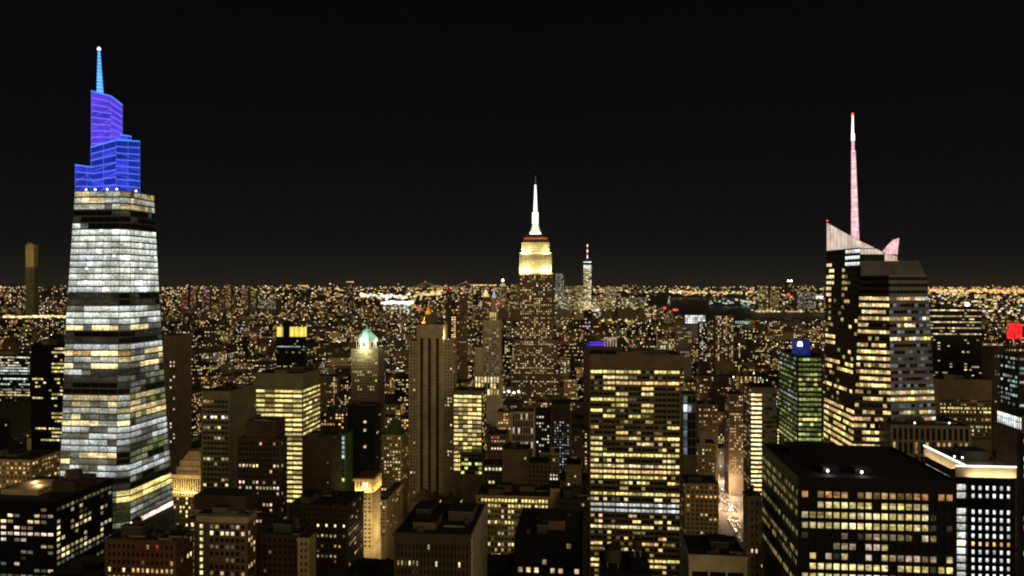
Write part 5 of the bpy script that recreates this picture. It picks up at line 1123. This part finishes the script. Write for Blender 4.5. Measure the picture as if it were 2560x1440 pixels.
for k, (u0, u1, v0, v1, h, y) in enumerate(cand):
    rng = random.Random(1000 + k); tone, wall = rng.choice(WALLS); lit = rng.choice(LIT[:5] if y > 1300 else LIT); tiers = 2 if h > 45 and rng.random() < .4 else 1
    extra = rng.choice((('bulkhead', 'tank', 'bulkhead', 'lamp', 'plain') if h > 24 else ('bulkhead', 'plain', 'tank', 'lamp')) if y > 1000 else ('bulkhead', 'tank', 'bulkhead'))
    if tiers == 2 and rng.random() < .2: extra = 'setback pyramid'
    if k in single:
        gb = MB(); generic(gb, u0, u1, v0, v1, h, wall, lit, rng, y, tiers, extra)
        c = uv2w((u0 + u1) / 2, (v0 + v1) / 2, 0)
        shape = 'stepped block' if tiers == 2 else ('tower' if h > 70 and h > 1.6 * (u1 - u0) else 'high-rise' if h > 45 else 'block' if h > 20 else 'low block')
        o = gb.build('stone_building' if wall in ('brown_stone', 'tan_stone', 'grey_stone') else 'brick_building' if wall == 'red_brick' else 'city_building', center=c)
        vx, vy = vis_center(k); best = min(SHORT, key=lambda s_: abs(s_[2] - vx) + .8 * abs((s_[3] + min(s_[4], 1440)) / 2 - vy))
        dxp, dyp = vx - best[2], vy - (best[3] + min(best[4], 1440)) / 2
        rel = ('left of' if dxp < 0 else 'right of') if abs(dxp) > 34 else ('above' if dyp < 0 and vy < best[3] else 'in front of' if y < best[0].Y0 else 'just beyond')
        ex = {'tank': ' with roof tank', 'lamp': ' with roof lamp', 'setback pyramid': ' with pyramid roof'}.get(extra, '')
        base_ = f'{tone} {shape}{ex}, {lit[3]}, {rel} {best[1]}'
        if len(base_.replace('-', ' ').split()) > 14: base_ = f'{tone} {shape}, {lit[3]}, {rel} {best[1]}'
        made.append([o, base_, vx, vy])
        tag(o, None, 'building', 'buildings of the midtown blocks')
    elif cnt[k] > 0 or rng.random() < .3: generic(city, u0, u1, v0, v1, h, wall, lit, rng, y, tiers, extra)
from collections import defaultdict
gr = defaultdict(list)
for m in made: gr[m[1]].append(m)
OR = ['nearest', 'second nearest', 'third nearest', 'fourth nearest', 'fifth nearest', 'sixth nearest', 'seventh nearest', 'eighth nearest']
for lab, ms in gr.items():
    if len(ms) == 1: ms[0][0]['label'] = lab; continue
    ms.sort(key=lambda m: -m[3])
    for i, m in enumerate(ms): m[0]['label'] = f'{OR[min(i, 7)]} {lab}'
# ---- the far city: boroughs, shores and hills, thousands of lights
def dens(px, py):
    if in_water(px, py): return 0
    d = 1.0
    d *= (.30 + 1.5 * max(0, .5 + .5 * sin(px * .021 + 2.1 * sin(py * .09)) * cos(px * .0083 + py * .13)) ** 1.5)
    if py < 728: d *= 1.5
    d *= 1 + .9 * math.exp(-((px - 700) / 260) ** 2) + .8 * math.exp(-((px - 1180) / 150) ** 2)
    if px < 170 and py > 760: d *= .8
    if px > 2300: d *= 1.0
    return d
FARC = ['w', 'o', 'a', 'o', 'y', 'o', 'a', 'y', 'o', 'a', 'p', 'w', 'o', 'c', 'a']
n = 0
while n < 5200:
    px = R.uniform(-220, 2780); py = 716 + 94 * R.random() ** 1.25
    hb = R.choice((8, 10, 12, 15, 20, 28, 40, 55)) * R.uniform(.8, 1.2)
    D = None
    for Dt in np.geomspace(4700, 23000, 60):
        if YH + (H - zg(px, Dt)) * F / Dt <= py: D = Dt; break
    if D is None: D = R.uniform(18000, 23000)
    dn = dens(px, YH + (H - zg(px, D)) * F / D)
    if R.random() > dn: continue
    n += 1
    x = (px - CX) / F * D; z0 = zg(px, D); wd = R.uniform(14, 34) * (D / 6000) ** .6; dp = wd
    if D > 12000: hb *= .6
    mt_ = R.choice(('dark_brown', 'brown_stone', 'brown_stone', 'grey_stone', 'tan_stone')); city.box(x - wd / 2, x + wd / 2, D, D + dp, z0 - 2, z0 + hb, mt_, 'roof_tar')
    ps = D / 760.                      # metres per picture element at this range
    for _ in range(int(R.choice((1, 2, 3, 4, 6)) * (.6 + .8 * min(dn, 1.4)))):
        s_ = ps * R.choice((.25, .3, .36, .45, .55, .95)); sh = s_ * R.uniform(.6, 1.0); xx = x + R.uniform(-.5, .5) * max(.1, wd - s_); zz = z0 + R.uniform(.1, .9) * hb
        k = R.choice(FARC) + str(R.choice((2, 2, 3, 3, 4) if dn < 1 else (3, 3, 3, 4))); city.quad((xx - s_ / 2, D - .4, zz), (xx + s_ / 2, D - .4, zz), (xx + s_ / 2, D - .4, zz + sh), (xx - s_ / 2, D - .4, zz + sh), k)
tag(city.build('distant_city'), kind='stuff')
# strings of road and shore lamps
q = MB()
def lampq(px, py, D, s_, k):
    x = (px - CX) / F * D; z = H + (YH - py) / F * D; r = s_ * D / F / 2
    q.box(x - r, x + r, D, D + r * 2, z - r * .8, z + r * .8, k)
def string(px0, px1, py0, py1, n, ks, s0=2., s1=4., D=None, jit=1.5):
    for i in range(n):
        t = R.random(); px = px0 + (px1 - px0) * t; py = py0 + (py1 - py0) * t + R.gauss(0, jit)
        D_ = D or max(4700, min(21000, H * F / max(4., py - YH)))
        lampq(px, py, D_, R.uniform(s0, s1), R.choice(ks))
string(2310, 2600, 728, 729, 150, ('a3', 'a3', 'o3', 'a4', 'a4'), 3, 5, 13000, 2.2); string(2300, 2600, 722, 722, 50, ('a2', 'o2', 'a3'), 2.5, 4.5, 15000, 2)
string(1690, 1895, 731, 731, 85, ('a3', 'o3', 'w3', 'o3', 'a2'), 2.5, 5, 14400, 1.8); string(1672, 1702, 730, 731, 8, ('c4', 'w4', 'w4'), 3, 6, 14400, 1)
string(1775, 1900, 755, 757, 44, ('t2', 'c2', 'w2', 'y2', 't3'), 2, 4.5, 8700, 4); string(1838, 1890, 749, 758, 26, ('w3', 'o3', 'c3'), 2.5, 4, 9000, .5)
string(1885, 2060, 742, 742, 75, ('w3', 'o2', 'p2', 'y2'), 2.5, 5, 7500, 8); string(1995, 2060, 738, 744, 26, ('c4', 'c3', 'p3'), 3, 6, 7500, 1.5); string(1880, 2060, 777, 781, 60, ('y2', 'w3', 'w2'), 2.5, 5.5, 7000, 1.4)
string(955, 1030, 757, 757, 34, ('c4', 'c4'), 5, 9, 5600, .8); string(900, 1030, 738, 742, 60, ('w4', 'c4', 'w3'), 3, 6, 7200, 3); string(960, 1035, 770, 772, 40, ('c3', 'w2', 'i2'), 2.5, 4.5, 5200, 8)
string(1036, 1105, 738, 733, 46, ('y3', 'y3', 'o3'), 3, 6, 7600, 2.2)
string(0, 168, 792, 791, 60, ('w3', 'o3', 'w4'), 3, 6, 5000, 1.2); string(-20, 62, 818, 815, 46, ('p3', 'o3', 'w3'), 3, 7, 4720, 1.8); string(80, 112, 773, 773, 12, ('b2',), 2, 3, 5600, 2)
string(420, 1020, 735, 735, 330, ('w3', 'o3', 'w3', 'p2', 'o4'), 2, 4, None, 9); string(420, 1020, 770, 775, 330, ('w3', 'o2', 'w2', 'a2', 'p3'), 2, 4.2, None, 20)
string(700, 770, 714, 714, 16, ('a3', 'o2'), 2.5, 4, 20000, .5); string(1178, 1245, 713, 713, 34, ('a3', 'o3'), 2.5, 4.5, 16500, .4)
string(1480, 1660, 727, 728, 46, ('y2', 'w3', 'o2'), 2.5, 4.5, 9000, 2.5); string(1480, 1640, 755, 765, 90, ('w3', 'o2', 'w2', 'y2'), 2.5, 4.2, 5000, 12); string(1500, 1592, 802, 803, 40, ('w3', 'w3', 'y3'), 2.5, 5, 4680, 1)
string(2320, 2600, 760, 800, 130, ('w3', 'o3', 'p3', 'c3', 'w2'), 2.5, 5.5, 5000, 18); string(2440, 2600, 745, 748, 46, ('w3', 'o3', 'y3'), 2.5, 5, 7000, 6)
string(0, 165, 728, 745, 90, ('w3', 'o3', 'w2', 'p2'), 2, 4, None, 9); string(1040, 1300, 760, 780, 150, ('w3', 'o3', 'o2', 'a2', 'y2'), 2.2, 4.5, None, 16); string(1385, 1500, 745, 775, 90, ('w2', 'y2', 'o3', 'w3'), 2.2, 4.5, 5000, 12)
string(1020, 1300, 722, 726, 80, ('w2', 'o3', 'o2', 'y2'), 2, 3.6, 15000, 3)
string(2350, 2420, 735, 738, 14, ('c2', 'w3'), 2, 4, 9000, 2)
for px, py, k in ((1484, 776, 'b3'), (1490, 776, 'b3'), (1495, 776, 'b3'), (1662, 770, 'r4'), (1686, 775, 'r4'), (1692, 775, 'r4'), (955, 848, 'r4'), (962, 848, 'r4'), (1048, 773, 'r4'), (522, 719, 'r4'), (1972, 736, 'r4')): lampq(px, py, 4690 if py > 760 else 7000, 6, k)
tag(q.build('shore_lights'), kind='stuff')
# street lamps between the blocks: pole, head
q = MB()
for av in AVES[26:54]:
    for s_ in range(300, 4200, 27):
        u = av
        for side in (-10, 10):
            x, y, _ = uv2w(u + side, s_, 0)
            if y < 300: continue
            px, py = proj(x, y, 8)
            if not (-60 < px < 2620) or py > 1500 or in_water(px, py): continue
            if ((feet[:, 0] < u + side) & (feet[:, 1] > u + side) & (feet[:, 2] < s_) & (feet[:, 3] > s_)).any(): continue
            g = max(.5, y / 1900.); q.box(x - .1, x + .1, y - .1, y + .1, 0, 7.5, 'steel'); q.cyl(x, y, 7.5, 7.5 + g, g * .8, g * .5, R.choice(('o4', 'a4', 'w4', 'o4')), 6)
for ns in range(4, 50):
    for u in range(-1500, 2200, 34):
        s_ = ns * 80.; x, y, _ = uv2w(u, s_, 0); px, py = proj(x, y, 8)
        if not (-60 < px < 2620) or py > 1500 or in_water(px, py) or R.random() < .3: continue
        if ((feet[:, 0] < u) & (feet[:, 1] > u) & (feet[:, 2] < s_) & (feet[:, 3] > s_)).any(): continue
        g = max(.5, y / 1900.); q.box(x - .1, x + .1, y - .1, y + .1, 0, 7.5, 'steel'); q.cyl(x, y, 7.5, 7.5 + g, g * .8, g * .5, R.choice(('o4', 'a4', 'w4')), 6)
tag(q.build('street_lamps'), kind='stuff')
# avenue pavement at the glowing crossing, headlights and tail lights
q = MB()
for k in range(260):
    s_ = R.uniform(780, 1500); lane = R.choice((-8, -4.5, -1, 2.5, 6)); x, y, _ = uv2w(AV0 + lane, s_, 0); c = R.choice(('w4', 'w4', 'r4', 'c4', 'p4'))
    q.box(x - .9, x + .9, y, y + 4.4, .3, 1.0, 'black_metal'); q.box(x - .75, x + .75, y + 1.2, y + 3.2, 1.0, 1.5, 'dark_glass')
    for dx in (-.6, .6): q.box(x + dx - .3, x + dx + .3, y - .2, y - .02, .55, 1.0, c)
tag(q.build('traffic'), kind='stuff')
# lamps that really light the streets and the lower walls
def street_light(px, py, e, col=(1, .62, .26), z=14., r=2.5):
    x, y, _ = G(px, py); l = bpy.data.lights.new('street_light', 'POINT'); l.energy = e; l.color = col; l.shadow_soft_size = r; o = bpy.data.objects.new('street_light', l); o.location = (x, y, z); sc.collection.objects.link(o)
LR = random.Random(5)
for k in range(48):
    s_ = LR.uniform(850, 3400); u_ = LR.choice([a for a in AVES if -1300 < a < 1500]) + LR.uniform(-6, 6); x, y, _ = uv2w(u_, round(s_ / 80) * 80, 0); px, py = proj(x, y, 10)
    if not (-40 < px < 2600) or in_water(px, py): continue
    l = bpy.data.lights.new('street_light', 'POINT'); l.energy = LR.choice((60000, 90000, 140000)); l.color = LR.choice(((1, .62, .26), (1, .68, .34), (1, .8, .55))); l.shadow_soft_size = 4; o = bpy.data.objects.new('street_light', l); o.location = (x, y, 16); sc.collection.objects.link(o)
for px, py, e, c in ((1838, 1285, 120000, (1, .68, .38)), (1826, 1245, 130000, (1, .70, .44)), (1812, 1205, 170000, (1, .74, .5)), (1800, 1270, 80000, (1, .62, .3)), (1780, 1160, 140000, (1, .7, .45)), (1740, 1290, 14000, (1, .6, .25)),
                     (985, 1240, 20000, (1, .66, .3)), (1000, 1150, 24000, (1, .68, .32)), (1010, 1080, 24000, (1, .7, .36)), (1150, 1260, 20000, (1, .64, .3)), (1400, 1260, 20000, (1, .62, .28)), (460, 1290, 16000, (1, .62, .26)), (60, 1200, 22000, (1, .55, .2)), (1300, 1010, 60000, (1, .72, .35)), (2290, 1130, 14000, (1, .6, .25))):
    street_light(px, py, e, c)
# ---- the far suspension bridge
def bridge():
    D = 17000.; r = bpy.data.objects.new('suspension_bridge', None); sc.collection.objects.link(r); ox = (1114 - CX) / F * D; r.location = (ox, D, 0)
    tag(r, 'far suspension bridge with two red-lamped towers and a faint lit cable, on the horizon', 'bridge')
    X = lambda px: (px - CX) / F * D - ox; Z = lambda py: H + (YH - py) / F * D
    for px in (1063, 1165):
        q = MB()
        for dy in (-14, 14): q.box(X(px) - 9, X(px) + 9, dy - 6, dy + 6, 60, Z(705.5), 'steel')
        q.box(X(px) - 9, X(px) + 9, -8, 8, Z(709), Z(706), 'steel'); t = q.build('bridge_tower', r)
        q = MB(); q.cyl(X(px), 0, Z(705.5), Z(703.5), 15, 12, 'r4', 8); q.build('warning_light', t)
    q = MB(); q.box(X(1000), X(1250), -14, 14, Z(719), Z(718), 'steel'); q.build('deck', r)
    q = MB()
    def sag(x0, y0, x1, y1, d, n=14):
        pts = [(x0 + (x1 - x0) * i / n, y0 + (y1 - y0) * i / n + d * 4 * (i / n) * (1 - i / n)) for i in range(n + 1)]
        for a, b_ in zip(pts, pts[1:]): q.tube((X(a[0]), -14, Z(a[1])), (X(b_[0]), -14, Z(b_[1])), 3.6, 'y2', 4)
    sag(1063, 705.5, 1165, 705.5, 11); sag(1032, 719, 1063, 705.5, 2); sag(1165, 705.5, 1182, 714, 1)
    q.build('cable', r)
bridge()
# the harbour statue, a lit speck
b_ = bpy.data.objects.new('harbor_statue', None); sc.collection.objects.link(b_); D = 9500.; x = (1672 - CX) / F * D; b_.location = (x, D, 1.2)
tag(b_, 'tiny pale lit harbour statue on a pedestal in the dark water', 'statue')
q = MB(); q.box(-22, 22, -22, 22, 0, 18, 'grey_stone'); q.box(-12, 12, -12, 12, 18, 47, 'i2'); q.build('pedestal', b_)
q = MB(); q.cyl(0, 0, 47, 80, 9, 6, 't2', 8); q.cyl(0, 0, 80, 88, 4, 3.4, 't2', 8); q.tube((5, 0, 76), (12, 0, 98), 2.6, 't2'); q.build('figure', b_)
q = MB(); q.cyl(12, 0, 98, 106, 3, 4, 'o4', 8); q.build('torch', b_)

# ---- the night air: thin even haze round the viewpoint and the whole scene
hz = MB(); hz.box(-22000, 22000, -600, 24600, -1.5, 470, 'asphalt'); ho = hz.build('haze'); tag(ho, kind='stuff')
hm_ = bpy.data.materials.new('night_air'); hm_.use_nodes = True; t = hm_.node_tree; t.nodes.clear()
vo = N(t, 'ShaderNodeVolumePrincipled'); mo = N(t, 'ShaderNodeOutputMaterial'); t.links.new(vo.outputs[0], mo.inputs['Volume'])
vo.inputs['Color'].default_value = (.85, .9, 1, 1); vo.inputs['Density'].default_value = 1.3e-5; vo.inputs['Anisotropy'].default_value = .2
ho.data.materials.clear(); ho.data.materials.append(hm_)
